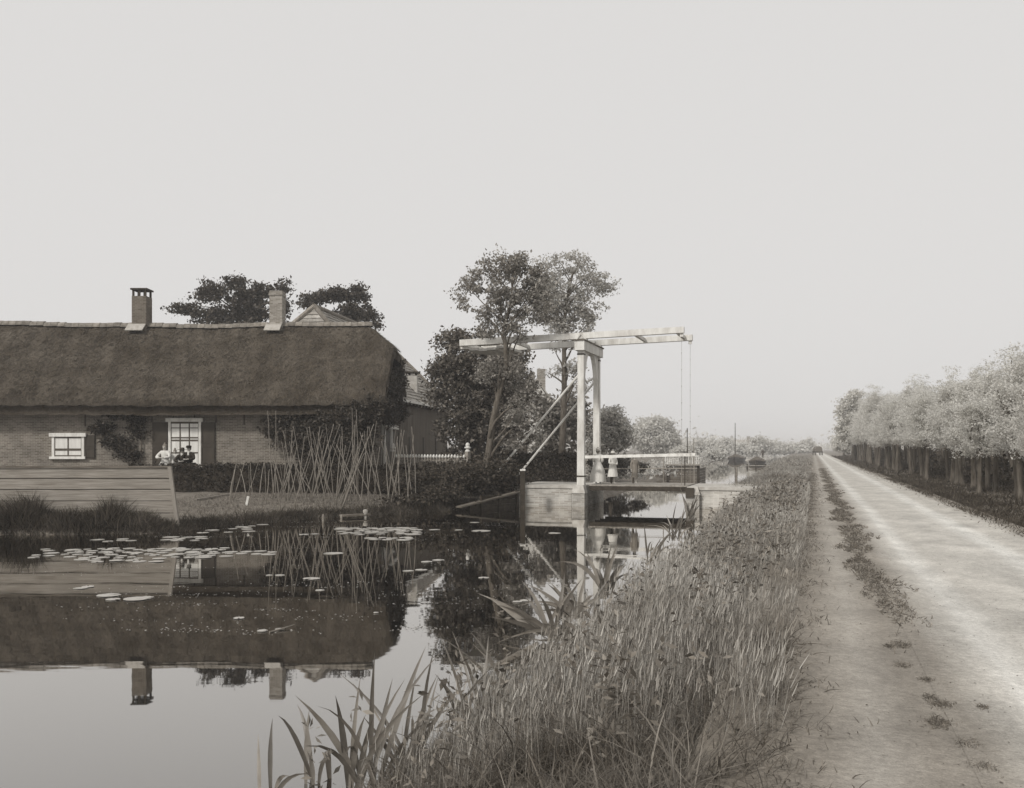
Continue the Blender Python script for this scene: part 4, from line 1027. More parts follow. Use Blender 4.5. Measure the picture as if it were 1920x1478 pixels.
# far bushes and small trees across the horizon gap
FB = [(1290, 845, 150, 14, 9), (1312, 840, 210, 12, 13), (1335, 838, 230, 16, 14), (1352, 845, 180, 12, 8), (1362, 834, 260, 12, 12), (1392, 840, 240, 8, 7), (1425, 832, 250, 16, 14), (1447, 838, 280, 14, 12), (1470, 842, 300, 16, 9), (1492, 843, 320, 14, 8), (1512, 838, 330, 10, 12), (1275, 848, 120, 12, 8), (1340, 852, 140, 16, 7), (1410, 846, 210, 8, 5)]
names = ['low far bush left of the poles at the landing stage', 'pale far tree right of the thin landing poles', 'wide pale far tree over the left canal bank', 'low far bush on the bank left of the first barge', 'faint far tree just left of the barge mast', 'small bush left of the far white cottage', 'broad dark far tree right of the white cottage', 'pale far tree above the boat with the standing man', 'low yellowish far bush between boat and road', 'faint low bush left of the road end', 'faint far tree beside the cart on the road', 'low bush right of the round tree', 'low reeds and bush on the left bank behind the landing stage', 'tiny bush in front of the white cottage']
for (px, py, Y, rx, rz), nm in zip(FB, names):
    zb = py + rz * .4
    tree('far_bush' if rz < 10 else 'far_tree', nm, [at(px, max(zb, HZ + 1.6 * F / Y), Y), at(px, py, Y)], .12, [elp(px, py, Y, rx, rz), elp(px + rx * .5, py + rz * .3, Y, rx * .6, rz * .6), elp(px - rx * .4, py + rz * .3, Y, rx * .6, rz * .5)], 90, 24, Y * .0021, 'leaf_far_hazed', 3, cl_r=Y * .0045, shell=.4, group='far bushes and trees beyond the bridge')
def far_mass():
    V = []
    for i in range(300):
        l = -60 + 58 * random.random() if random.random() < .6 else -300 + 240 * random.random(); s = random.uniform(300, 620)
        if -26 < l < 5 and s < 520: continue
        n = 50; q = rng.normal(size=(n, 3)) * np.array([4, 4, 1.3]); P = lsarr(l + q[:, 0], s + q[:, 1], 2.0 + np.abs(q[:, 2]) * random.uniform(.6, 2.2)); V.append(leaf_quads(P, 1.3, .3))
    for i in range(160):
        l = random.uniform(5, 120); s = random.uniform(330, 650); n = 50; q = rng.normal(size=(n, 3)) * np.array([4, 4, 1.6]); P = lsarr(l + q[:, 0], s + q[:, 1], 2.2 + np.abs(q[:, 2]) * random.uniform(.6, 2.4)); V.append(leaf_quads(P, 1.4, .3))
    o = grid_strips('distant_woods', np.concatenate(V), 'leaf_far_hazed'); tag(o, 'faint line of distant woods on the horizon', 'woods', kind='stuff')
    V = []
    for i in range(260):     # rough bank growth on the left side beyond the bridge
        s = random.uniform(58, 250); l = Lf(s) - abs(random.gauss(0, 1)) * 2.0 - .3; n = 60
        q = rng.normal(size=(n, 3)) * np.array([.9, 1.3, .3]); P = lsarr(l + q[:, 0], s + q[:, 1], .5 + np.abs(q[:, 2])); V.append(leaf_quads(P, .1 + s * .0012, .3))
    o = grid_strips('reeds', np.concatenate(V), 'leaf_light'); tag(o, 'pale rough growth along the left bank beyond the bridge', 'reeds', kind='stuff')
far_mass()

# pollard willows in rows along the road
def willows():
    protos = []
    for v in range(5):
        R = bpy.data.objects.new('pollard_willow', None); COL.objects.link(R); R['_o'] = (0.0, 0.0, 0.0)
        t = MB(); h = 2.0 + .25 * random.random(); lean = rng.normal(size=2) * .09
        pts = [np.array([lean[0] * z / h, lean[1] * z / h, z]) for z in (-.2, 0, .3, .9, 1.5, h - .2, h, h + .22)]
        t.tube(pts, [.18, .14, .105, .09, .09, .11, .16, .08], 10)
        top = pts[-2]
        ells = [(0, 0, h + .5, 1.0, 1.0, .6), (0, 0, h + 1.2, 1.15, 1.15, .9), (.3, .2, h + 1.7, .85, .85, .7), (-.35, -.2, h + 1.5, .75, .75, .7), (.2, -.3, h + 2.1, .5, .5, .5), (-.1, .5, h + .2, .9, .9, .45), (.2, -.4, h + .1, .8, .8, .4)]
        ells = [(a * .95, b * .95, c + .12 * rng.normal(), d * random.uniform(.85, 1.15), e * random.uniform(.85, 1.15), f * random.uniform(.85, 1.2)) for a, b, c, d, e, f in ells] + [(random.uniform(-.5, .5), random.uniform(-.5, .5), h + random.uniform(1.3, 2.7), .2, .2, .75) for _ in range(14)]
        q, cc = foliage(ells, 400, 36, .058, .22, .5, .35)
        for i in range(16):
            c = cc[rng.integers(len(cc))]; limb(t, top, c, .05, .01, 5)
        t.build('trunk', 'willow_bark', R, smooth=True)
        # upright sprays
        n = 900; c = cc[rng.integers(len(cc), size=n)] + rng.normal(size=(n, 3)) * .25
        grid_strips('crown', q, 'leaf_willow_hazed', R)
        protos.append(R)
    rows = []
    s = 22.5
    while s < 150:
        rows.append((5.6 + random.uniform(-.45, .45), s, 'front')); s += random.uniform(1.2, 2.3) * (1 + (s > 80) * .6)
    s = 26
    while s < 130: rows.append((8.6 + random.uniform(-.6, .6), s, 'back')); s += random.uniform(2.4, 3.6)
    s = 30
    while s < 110: rows.append((12.0 + random.uniform(-.8, .8), s, 'third')); s += random.uniform(3, 4.5)
    labs = {'front': 'pollard willow with pale crown and bare trunk in the row nearest the road', 'back': 'pollard willow of the second row, seen between the front trunks', 'third': 'pollard willow in the deepest row, its crown above the others'}
    first = {}
    nfront = 0
    for i, (l, s, k) in enumerate(rows):
        v = i % 5
        R = protos[v] if v not in first else copy_tree(protos[v])
        first[v] = 1
        sc = float(np.interp(s, [25, 40, 60, 90, 130], [.8, .9, 1.0, 1.18, 1.3])) * random.uniform(.9, 1.15)
        R.location = tuple(ls(l, s, .88)); R.rotation_euler = (0, 0, random.random() * 6.28); R.scale = (sc, sc, sc * random.uniform(.86, 1.02))
        tag(R, labs[k], 'tree', 'pollard willows of the %s row along the road' % k)
    p = ls(4.9, 128, .9); k = 1
    tree('tall_willow', 'tall feathery tree towering over the far end of the willow row', [p, p + [0, 0, 4], p + [.2, 0, 8]], .25,
         [(p[0], p[1], 5, 2.2, 2.2, 2.2), (p[0] - .2, p[1], 7.2, 2.3, 2, 2), (p[0] + .3, p[1], 8.8, 1.5, 1.4, 1.3), (p[0] + 1.8, p[1], 6.2, 1.6, 1.5, 1.8), (p[0] - 1, p[1], 4.2, 1.4, 1.4, 1.4)], 320, 26, .26, 'leaf_willow_hazed', 10, 'willow_bark', cl_r=.55)
    for (l, s, hh, nm) in ((5.2, 170, 4.5, 'small hazy tree right of the cart where the road ends'), (5.8, 200, 5.0, 'larger hazy tree beyond the last willow of the row'), (6.5, 150, 5.2, 'round hazy tree just past the tall feathery tree')):
        p = ls(l, s, .9); tree('roadside_tree', nm, [p, p + [0, 0, hh * .4]], .2, [(p[0], p[1], hh * .65 + .5, 2.0, 2, hh * .33), (p[0] + .8, p[1], hh * .5 + .5, 1.5, 1.5, hh * .25)], 160, 24, .4, 'leaf_willow_hazed', 5, 'willow_bark', cl_r=.7)
willows()

# ------------------------------------------------------------------ iris plants on the near water edge
def iris(label, pos, n, h, spread, lean=(0, 0), w=.045, m='iris_leaf'):
    pos = np.array(pos, float)
    V = []; C = []; Fc = []; o = 0
    for i in range(n):
        a = random.uniform(-1, 1) * spread; d = np.array([math.sin(a) + lean[0], .35 * random.gauss(0, 1) + lean[1], math.cos(a)]); d /= np.linalg.norm(d)
        p = pos + np.array([random.gauss(0, .09), random.gauss(0, .07), 0]); H = h * random.uniform(.6, 1.1); W = w * random.uniform(.7, 1.2)
        side = np.cross(d, (random.gauss(0, .3), 1, .2)); side /= np.linalg.norm(side); nr = np.cross(side, d)
        sg = (np.array([d[0] * 1.4 + random.gauss(0, .2), d[1], 0]) * 0.5 - ZUP * .5 * (random.random() < .5)) * H * random.uniform(.3, 1.2)
        W *= .72
        rows = []
        for k in range(8):
            t = k / 7; c = p + d * H * t + sg * t ** 3; ww = W * (.55 + .9 * t if t < .5 else 1.0) * (1 - max(0, (t - .45) / .55) ** 1.6) * .5
            rows += [c - side * ww, c + nr * ww * .25, c + side * ww]
        C.append(np.array(rows)); f = []
        for k in range(7):
            for j in (0, 1): f.append([o + 3 * k + j, o + 3 * k + j + 1, o + 3 * k + j + 4, o + 3 * k + j + 3])
        Fc.append(np.array(f)); o += len(rows)
    ob = mesh_from_arrays('iris_plant', np.concatenate(C), np.concatenate(Fc), m, loc=pos, smooth=True)
    tag(ob, label, 'iris plant', 'iris plants along the near water edge')
def shore(px, Y, z=-.05): return (xat(px, Y), Y, z)
iris('pair of dark pointed iris leaves, leftmost of the near clumps at the bottom', shore(588, 6.75), 6, .78, .3, w=.06)
iris('broad dark iris clump at the bottom, second from the left', shore(672, 6.6, .0), 15, .95, .4, w=.06)
iris('low dark iris clump at the bottom under the sky reflection', shore(760, 6.8, .0), 18, .85, .5, w=.05)
iris('small dark iris leaf tips rising beside the sky reflection', shore(500, 6.5), 5, .5, .4, w=.05)
iris('iris clump with a tall bright leaf before the tree reflection', shore(905, 7.9), 20, .9, .5, w=.05)
iris('iris clump with thin upright leaves where the bank grass begins', shore(960, 8.6), 10, .85, .5, w=.05)
iris('iris clump with broad leaves drooping left over the water', shore(1035, 11.8, .05), 18, .75, .95, (-.35, 0), w=.09)
iris('tall iris clump with bent dark leaf against the bright water', shore(1130, 14.4, .1), 13, 1.0, .55, w=.085)
iris('iris clump leaning left beside the tall bent one', shore(1080, 13.0, .05), 16, .62, .9, (-.2, 0), w=.08)
iris('small iris clump at the far grass edge near the right abutment', shore(1262, 23.5, .1), 14, 1.0, .5, w=.06)
iris('thin iris leaves behind the tall clump at the grass edge', shore(1215, 19.0, .05), 12, .85, .5, w=.05)
iris('iris tips in front of the right bridge abutment', shore(1292, 30.0, .1), 14, 1.0, .4, w=.06)

# ------------------------------------------------------------------ lily pads
def pads():
    protos = []
    for v in range(5):
        b = MB(); n = 22; top = []; R_ = [1 + .05 * math.sin(3 * k + v) + random.uniform(-.02, .02) for k in range(n)]
        rim = []
        for k in range(n):
            a = math.radians(12) + (2 * math.pi - math.radians(24)) * k / (n - 1); r = .5 * R_[k]
            rim.append((r * math.cos(a), r * math.sin(a), random.uniform(.001, .005)))
        vs = [(0.05, 0, .003)] + rim + [(x * .98, y * .98, -.003) for x, y, z in rim]
        fs = [(0, k + 1, k + 2) for k in range(n - 1)] + [(k + 1, n + k + 1, n + k + 2, k + 2) for k in range(n - 1)]
        b.add(vs, fs); protos.append(b.build('lily_pad', 'pad'))
    used = set(); cnt = [0]
    def put(px, py, dia, label, group):
        v = cnt[0] % 5; cnt[0] += 1
        o = protos[v] if v not in used else protos[v].copy()
        if v in used: COL.objects.link(o)
        used.add(v)
        p = onwater(px, py); o.location = (p[0], p[1], .004 + .0004 * (cnt[0] % 20)); o.rotation_euler = (random.uniform(-.006, .006), random.uniform(-.006, .006), random.random() * 6.28)
        d = dia * random.uniform(.55, 1.15); o.scale = (d, d * random.uniform(.8, 1.05), 1)
        tag(o, label, 'lily pad', group)
    def cluster(x0, x1, y0, y1, n, dia, lab, grp):
        pts = []; tries = 0
        while len(pts) < n and tries < 4000:
            tries += 1
            px, py = random.uniform(x0, x1), random.uniform(y0, y1); p = onwater(px, py)
            if all(np.linalg.norm(p - q[0]) > dia * .82 for q in pts): pts.append((p, px, py))
        for p, px, py in pts: put(px, py, dia, lab, grp)
    g1 = 'lily pads in the big left raft'
    cluster(137, 300, 1028, 1054, 42, .32, 'pale lily pad in the broad raft floating left under the plank screen', g1); cluster(60, 137, 1030, 1046, 10, .32, 'pale lily pad in the broad raft floating left under the plank screen', g1)
    cluster(300, 425, 1028, 1046, 26, .34, 'pale lily pad in the raft crossing the window reflection', 'lily pads over the window reflection'); cluster(425, 512, 1034, 1040, 12, .34, 'pale lily pad in the raft crossing the window reflection', 'lily pads over the window reflection')
    cluster(640, 785, 990, 1003, 34, .42, 'pale lily pad in the raft near the far bank below the poles', 'lily pads below the poles'); cluster(690, 775, 1008, 1013, 10, .4, 'pale lily pad in the raft near the far bank below the poles', 'lily pads below the poles')
    cluster(310, 385, 1007, 1016, 8, .4, 'pale lily pad in the small row off the far bank', 'lily pads off the far bank'); cluster(370, 500, 984, 1000, 12, .42, 'pale lily pad in the small row off the far bank', 'lily pads off the far bank'); cluster(180, 262, 1009, 1016, 5, .36, 'pale lily pad in the small row off the far bank', 'lily pads off the far bank')
    gs = 'single lily pads on open water'
    for px, py, d, lab in ((165, 1101, .30, 'single lily pad left of the four large pads'), (150, 1104, .22, 'small lily pad at the left edge above the large pads'), (204, 1117, .34, 'large lily pad at the top left of the four large ones'), (212, 1125, .36, 'large lily pad at the lower left of the four large ones'), (255, 1124, .36, 'large lily pad in the right pair of the four large ones'), (272, 1122, .26, 'smaller lily pad at the right end of the four large ones'),
                           (584, 1086, .42, 'wide lily pad alone between pole reflections'), (600, 1107, .22, 'little lily pad below the wide lone one'), (625, 1038, .40, 'lily pad alone below the left end of the bank raft'), (505, 1079, .2, 'tiny lily pad on the left of the pole reflections'), (525, 1079, .22, 'tiny lily pad beside another left of pole reflections'), (765, 1071, .34, 'lily pad at the edge of the barn reflection'), (790, 1069, .22, 'small lily pad right at the barn reflection'),
                           (902, 996, .75, 'broad lily pad under the leaning tree'), (890, 980, .5, 'lily pad close to the timber revetment'), (907, 1084, .26, 'lily pad left of the leaning trunk reflection'), (800, 1054, .3, 'lily pad between raft and barn reflection'), (822, 1051, .26, 'lily pad beside the fence reflection'), (970, 1129, .26, 'lily pad near the drooping iris leaves'), (985, 1127, .2, 'small lily pad touching the drooping iris leaves'), (590, 1002, .45, 'lily pad left of the bank raft'), (570, 1003, .4, 'leftmost lily pad before the bank raft'), (448, 1160, .16, 'tiny lily pad in the dark roof reflection'), (492, 1184, .13, 'tiny lily pad at the floating stick'), (525, 1181, .12, 'tiny lily pad touching the floating stick'), (705, 1150, .12, 'tiny lily pad at the roof end reflection'), (815, 994, .5, 'lily pad right of the bank raft'), (860, 994, .35, 'small lily pad between raft and leaning tree'), (1040, 1000, .35, 'lily pad before the left abutment')):
        put(px, py, d, lab, gs)
pads()

def duckweed():
    V = []
    for i in range(70):
        px, py = random.uniform(140, 960), random.uniform(985, 1190) if i % 3 else random.uniform(975, 1010)
        c = onwater(px, py); n = random.randint(8, 34); q = rng.normal(size=(n, 3)) * np.array([.5, .16, 0]) * random.uniform(.4, 1.4)
        P = c + q; P[:, 2] = .0035; V.append(leaf_quads(P, .028, up=9, aspect=1.2))
    n = 500; s_ = rng.uniform(8, 30, n); P = lsarr(Rf(s_) - .15 - rng.random(n) ** 2 * 1.1, s_, np.full(n, .0035)); V.append(leaf_quads(P, .022, up=9, aspect=1.3))
    ob = grid_strips('duckweed', np.concatenate(V), 'pad'); tag(ob, 'specks of floating duckweed scattered over the still water', 'duckweed', kind='stuff')
duckweed()

# ------------------------------------------------------------------ people
def skin_body(name, pts, edges, rad, m, parent, sub=1):
    me = bpy.data.meshes.new(name); me.from_pydata([tuple(p) for p in pts], edges, []); me.materials.append(MATS[m])
    o = bpy.data.objects.new(name, me); COL.objects.link(o); o.parent = parent
    md = o.modifiers.new('Skin', 'SKIN'); md.use_smooth_shade = True
    sv = me.skin_vertices[0].data if me.skin_vertices else None
    if sv is None:
        bpy.context.view_layer.objects.active = o; bpy.ops.mesh.customdata_skin_add() ; sv = me.skin_vertices[0].data
    for i, r in enumerate(rad):
        sv[i].radius = (r, r) if not isinstance(r, tuple) else r
    sv[0].use_root = True
    sb = o.modifiers.new('Sub', 'SUBSURF'); sb.levels = sub; sb.render_levels = sub
    return o
def person(label, loc, rot, H=1.6, arms='down', dress=None, jacket=None, legs='cloth_dark', hair='hair_dark', hat=None, skirt_w=.3, apron=False, lean=0.0, step=0.0):
    R = thing('person', label, 'person', loc); R.rotation_euler = (0, 0, rot)
    k = H / 1.7
    J = {}
    J['pel'] = (0, 0, .93); J['wai'] = (0, -lean * .3, 1.08); J['che'] = (0, -lean * .7, 1.28); J['nek'] = (0, -lean, 1.43); J['nk2'] = (0, -lean - .01, 1.49); J['hd'] = (0, -lean - .02, 1.57); J['hd2'] = (0, -lean - .02, 1.65)
    J['nose'] = (0, -lean - .115, 1.565)
    for s, q in ((-1, 'l'), (1, 'r')):
        J['ear' + q] = (s * .078, -lean - .01, 1.57)
        J['hip' + q] = (s * .09, 0, .88); J['kne' + q] = (s * .095, -.03 + s * step * .5, .49); J['ank' + q] = (s * .095, .02 + s * step, .09); J['toe' + q] = (s * .11, -.13 + s * step, .04)
        J['sho' + q] = (s * .17, -lean * .95, 1.38)
        if arms == 'down': J['elb' + q] = (s * .23, -lean + .02, 1.11); J['wri' + q] = (s * .24, -lean - .07, .88); h = np.array([0, -.02, -1.0])
        elif arms == 'rest': J['elb' + q] = (s * .30, -.16 - lean, 1.16); J['wri' + q] = (s * .10, -.33 - lean, 1.14); h = np.array([-s * 1.0, -.1, 0])
        else: J['elb' + q] = (s * .24, -.02, 1.12); J['wri' + q] = (s * .10, -.22, 1.05); h = np.array([-s * .8, -.4, 0.1])
        w = np.array(J['wri' + q]); J['pal' + q] = tuple(w + h * .07)
        sd = np.cross(h, (0, 1, 0)) if arms == 'down' else np.cross(h, (0, 0, 1.0)); sd = sd / np.linalg.norm(sd)
        for f in range(4):
            b = w + h * .085 + sd * (f - 1.5) * .019; e = b + h * (.06, .072, .066, .05)[f] + np.array([0, -.012, -.012]); J['f%d%s' % (f, q)] = tuple(b); J['g%d%s' % (f, q)] = tuple(e)
        J['th' + q] = tuple(w + h * .06 - sd * .05 + np.array([0, -.015, 0]))
    rad = {'pel': .135, 'wai': .115, 'che': .135, 'nek': .07, 'nk2': .052, 'hd': .088, 'hd2': .075, 'nose': .014}
    for q in 'lr':
        rad.update({'ear' + q: .014, 'hip' + q: .095, 'kne' + q: .06, 'ank' + q: .042, 'toe' + q: .032, 'sho' + q: .062, 'elb' + q: .042, 'wri' + q: .028, 'pal' + q: .03, 'th' + q: .009})
        for f in range(4): rad['f%d%s' % (f, q)] = .011; rad['g%d%s' % (f, q)] = .008
    E = [('pel', 'wai'), ('wai', 'che'), ('che', 'nek'), ('nek', 'nk2'), ('nk2', 'hd'), ('hd', 'hd2'), ('hd', 'nose')]
    for q in 'lr':
        E += [('hd', 'ear' + q), ('pel', 'hip' + q), ('hip' + q, 'kne' + q), ('kne' + q, 'ank' + q), ('ank' + q, 'toe' + q), ('che', 'sho' + q), ('sho' + q, 'elb' + q), ('elb' + q, 'wri' + q), ('wri' + q, 'pal' + q), ('wri' + q, 'th' + q)]
        for f in range(4): E += [('pal' + q, 'f%d%s' % (f, q)), ('f%d%s' % (f, q), 'g%d%s' % (f, q))]
    def sk(name, keep, m, grow, sub=1):
        ks = [n for n in J if n in keep]; ix = {n: i for i, n in enumerate(ks)}
        ed = [(ix[a], ix[b]) for a, b in E if a in ix and b in ix]
        return skin_body(name, [np.array(J[n]) * k for n in ks], ed, [(rad[n] + grow) * k for n in ks], m, R, sub)
    sk('body', set(J), 'skin', 0)
    top = {'pel', 'wai', 'che', 'nek', 'shol', 'shor', 'elbl', 'elbr', 'wril', 'wrir'}
    sk('jacket' if jacket else 'blouse', top, jacket or dress, .03)
    if dress:
        b = MB(); n = 20; prof = [(.15, 1.12), (.18, 1.0), (.24, .88), (skirt_w * .82, .66), (skirt_w * .95, .36), (skirt_w, .1)]
        if apron is None: prof = [(.17, 1.2), (.18, 1.05), (.21, .9), (skirt_w * .85, .65), (skirt_w, .40)]
        o = len(b.v)
        for r, z in prof:
            for j in range(n): a = 2 * math.pi * j / n; rr = r * (1 + .05 * math.sin(a * 6) * (1.12 - z)); b.v.append((rr * math.cos(a) * k, rr * math.sin(a) * k * .85, z * k))
        for i in range(len(prof) - 1):
            for j in range(n): b.f.append((o + i * n + j, o + i * n + (j + 1) % n, o + (i + 1) * n + (j + 1) % n, o + (i + 1) * n + j))
        b.build('skirt', dress, None, smooth=True).parent = R
        if apron is None: sk('stockings', {'kner', 'ankr', 'toer', 'knel', 'ankl', 'toel'}, legs, .012)
    else: sk('trousers', {'pel', 'hipl', 'hipr', 'knel', 'kner', 'ankl', 'ankr'}, legs, .02)
    hc = np.array(J['hd2']) * k
    b = MB(); b.lathe([(.03 * k, -.14 * k), (.088 * k, -.1 * k), (.1 * k, -.02 * k), (.085 * k, .05 * k), (.04 * k, .085 * k)], hc + [0, .03 * k, 0], 12)
    if dress: b.lathe([(.015, -.02), (.045, 0), (.04, .035), (.012, .06)], hc + [0, .02, .085 * k], 10)
    b.build('hair', hair, None, smooth=True).parent = R
    for s in (-1, 1): e = MB(); e.lathe([(.002, -.009), (.010, 0), (.002, .009)], np.array([s * .033, J['hd'][1] - .082, 1.592]) * k, 8); e.build('eye', 'hair_dark', None).parent = R
    if hat == 'cap': b = MB(); b.lathe([(.1 * k, -.02), (.12 * k, .03), (.11 * k, .075), (.03 * k, .09)], hc, 14); b.box(hc + np.array([0, -.11 * k, .0]), (.14, .1, .015)); b.build('cap', jacket, None, smooth=False).parent = R
    if hat in ('straw', 'dark'): b = MB(); b.lathe([(.21 * k, .0), (.215 * k, .012), (.105 * k, .02), (.1 * k, .09), (.05 * k, .1)], hc, 16); b.build('hat', 'cloth_white' if hat == 'straw' else 'cloth_dark', None).parent = R
    if jacket: b = MB(); b.lathe([(.075 * k, -.03), (.07 * k, .03), (.05 * k, .035)], np.array(J['nek']) * k + [0, -.012, .03], 12); b.box(np.array(J['nek']) * k + [0, -.092 * k, -.05], (.07, .02, .12)); b.build('collar', 'cloth_white', None).parent = R
    return R
def onleft(px, Y, dz=0):
    x = xat(px, Y); l, s = tols(x, Y); return (x, Y, height(l, s) + dz)
person('woman in a pale blouse resting her arms on the hedge left of the window', onleft(310, 38.65, .2), -.1, 1.62, 'rest', 'cloth_white', hair='hair_fair', lean=.05, skirt_w=.38)
person('small pale dressed child between the woman and the men at the hedge', onleft(328, 38.75, .38), .1, 1.22, 'down', 'cloth_white', hair='hair_fair', skirt_w=.26, apron=None)
person('person in black bending over the hedge below the window', onleft(343, 38.7, .14), .15, 1.55, 'rest', None, 'cloth_black', 'cloth_black', hat='dark', lean=.16)
person('man in a dark cap and jacket with white collar leaning at the hedge', onleft(356, 38.65, .2), -.05, 1.60, 'rest', None, 'cloth_black', 'cloth_black', hat='cap', lean=.1)
def onbridge(px, b):
    # on the deck, b metres from its near edge
    best = min(np.linspace(.3, 4.4, 800), key=lambda a: abs(CX + F * bl(a, b, 0)[0] / bl(a, b, 0)[1] - px)); return bl(best, b, .902)
person('woman in a long white dress standing beside the left bridge post', onbridge(1121, .9), 2.8, 1.48, 'fold', 'cloth_white', hair='hair_fair', hat='straw', skirt_w=.40)
person('girl in a short pale dress and straw hat on the bridge', onbridge(1149, .6), .5, 1.36, 'fold', 'cloth_white', legs='cloth_black', hair='hair_fair', hat='straw', skirt_w=.30, apron=None)
person('child in grey clothes and dark hat, farthest right of the three on the bridge', onbridge(1190, 1.0), .3, 1.22, 'down', 'cloth_grey', legs='cloth_dark', hat='dark', skirt_w=.22, apron=None)

# ------------------------------------------------------------------ boats, cart, far houses
def barge(label, px, Y, W, Lh, Hh, mast, cover):
    x = xat(px, Y); R = thing('barge', label, 'barge', (x, Y, 0)); R.rotation_euler = (0, 0, -ANG + math.pi)
    R['_o'] = (0, 0, 0)
    def sec(t):     # bow at y=+Lh/2 points back to the camera
        w = W / 2 * (1 - max(0, (t - .6) / .4) ** 2.2) * (1 - max(0, (.15 - t) / .15) ** 2 * .4); sh = Hh * (1 + .4 * max(0, (t - .55) / .45) ** 2 + .25 * max(0, (.3 - t) / .3) ** 2)
        y = -Lh / 2 + Lh * t
        return [(-w, y, sh), (-w * .98, y, sh * .5), (-w * .7, y, -.35), (0, y, -.4), (w * .7, y, -.35), (w * .98, y, sh * .5), (w, y, sh)]
    V = []; n = 15; m = 7
    for i in range(n): V += sec(min(i / (n - 1), .995))
    fs = [(i * m + j, i * m + j + 1, (i + 1) * m + j + 1, (i + 1) * m + j) for i in range(n - 1) for j in range(m - 1)] + [(i * m, (i + 1) * m, (i + 1) * m + m - 1, i * m + m - 1) for i in range(n - 1)] + [tuple(range(m))]
    MB().add(V, fs).build('hull', 'hull_tar', R)
    if cover:
        q = MB(); q.prism([(-W * .5, -Lh * .3, Hh * .95), (W * .5, -Lh * .3, Hh * .95), (W * .46, -Lh * .3, Hh + .12), (0, -Lh * .3, Hh + .78), (-W * .46, -Lh * .3, Hh + .12)], (0, Lh * .62, 0)); q.build('hatch_cover', 'tarpaulin', R)
    if mast: MB().tube([(0, Lh * .27, Hh * .5), (0, Lh * .27, mast)], [.11, .06], 8).build('mast', 'dark_wood', R)
    b = MB(); b.tube([(-W * .5, -Lh * .1, Hh + .06), (-W * .5, Lh * .1, Hh + .06)], .06, 6); b.tube([(W * .5, -Lh * .1, Hh + .06), (W * .5, Lh * .1, Hh + .06)], .06, 6); b.build('gunwale', 'deck_wood', R)
    return R
barge('dark barge with a peaked hatch cover and tall mast, moored at the far left bank', 1381, 190, 3.2, 13, .6, 7.6, True)
barge('smaller dark boat on the right near the plank jetty, man standing behind', 1420, 152, 2.6, 8, .45, 0, True)
p = at(1430, 0, 158); person('man with a pale hat standing on the smaller far boat', (p[0], 158, .82), .2, 1.62, 'down', None, 'cloth_dark', 'cloth_dark', hat='straw')
def jetty():
    Y = 118; x0, x1 = xat(1400, Y), xat(1456, Y); R = thing('jetty', 'low plank jetty at the right bank in front of the smaller boat', 'jetty', ((x0 + x1) / 2, Y, 0))
    z = zat(873, Y); b = MB()
    for i in range(14): xx = x0 + (x1 - x0) * (i + .5) / 14; b.span(xx - .12, xx + .12, Y, Y + 1.6, z - .07, z)
    b.build('deck', 'deck_wood', R)
    for xx in (x0 + .1, x0 + 1.2, x0 + 2.4, x1): MB().box((xx, Y + .1, .1), (.16, .16, 1.0 + z - .6)).build('pile', 'dark_wood', R)
    p = onwater(1381, 898); 
    tag(MB().tube([p - ZUP * .5, p + ZUP * .95], [.09, .08], 8).build('mooring_post', 'pole_wood', loc=p), 'pale post standing in the open water right of the landing stage', 'post')
jetty()
def cart():
    Y = 215.0; x = xat(1533, Y); p = np.array([x, Y, .95]); R = thing('covered_cart', 'small dark covered cart driving away at the far end of the road', 'cart', p)
    b = MB(); b.box(p + [0, 0, .75], (1.3, 2.2, .35)); b.build('bed', 'dark_wood', R)
    c = MB(); pr = [(-.7, .9), (.7, .9), (.75, 1.5), (.45, 1.95), (0, 2.08), (-.45, 1.95), (-.75, 1.5)]; c.prism([p + [a, -1.1, z] for a, z in pr], (0, 2.2, 0)); c.build('cover', 'tarpaulin', R)
    for s in (-1, 1):
        for yy in (-.8, .8):
            w = MB()
            for j in range(16):
                a0, a1 = 2 * math.pi * j / 16, 2 * math.pi * (j + 1) / 16; c_ = p + [s * .78, yy, .5]
                w.bar(c_ + np.array([0, math.cos(a0), math.sin(a0)]) * .48, c_ + np.array([0, math.cos(a1), math.sin(a1)]) * .48, .07, .06, (1, 0, 0))
                if j % 2 == 0: w.bar(c_, c_ + np.array([0, math.cos(a0), math.sin(a0)]) * .46, .04, .04, (1, 0, 0))
            w.build('wheel', 'dark_wood', R)
cart()
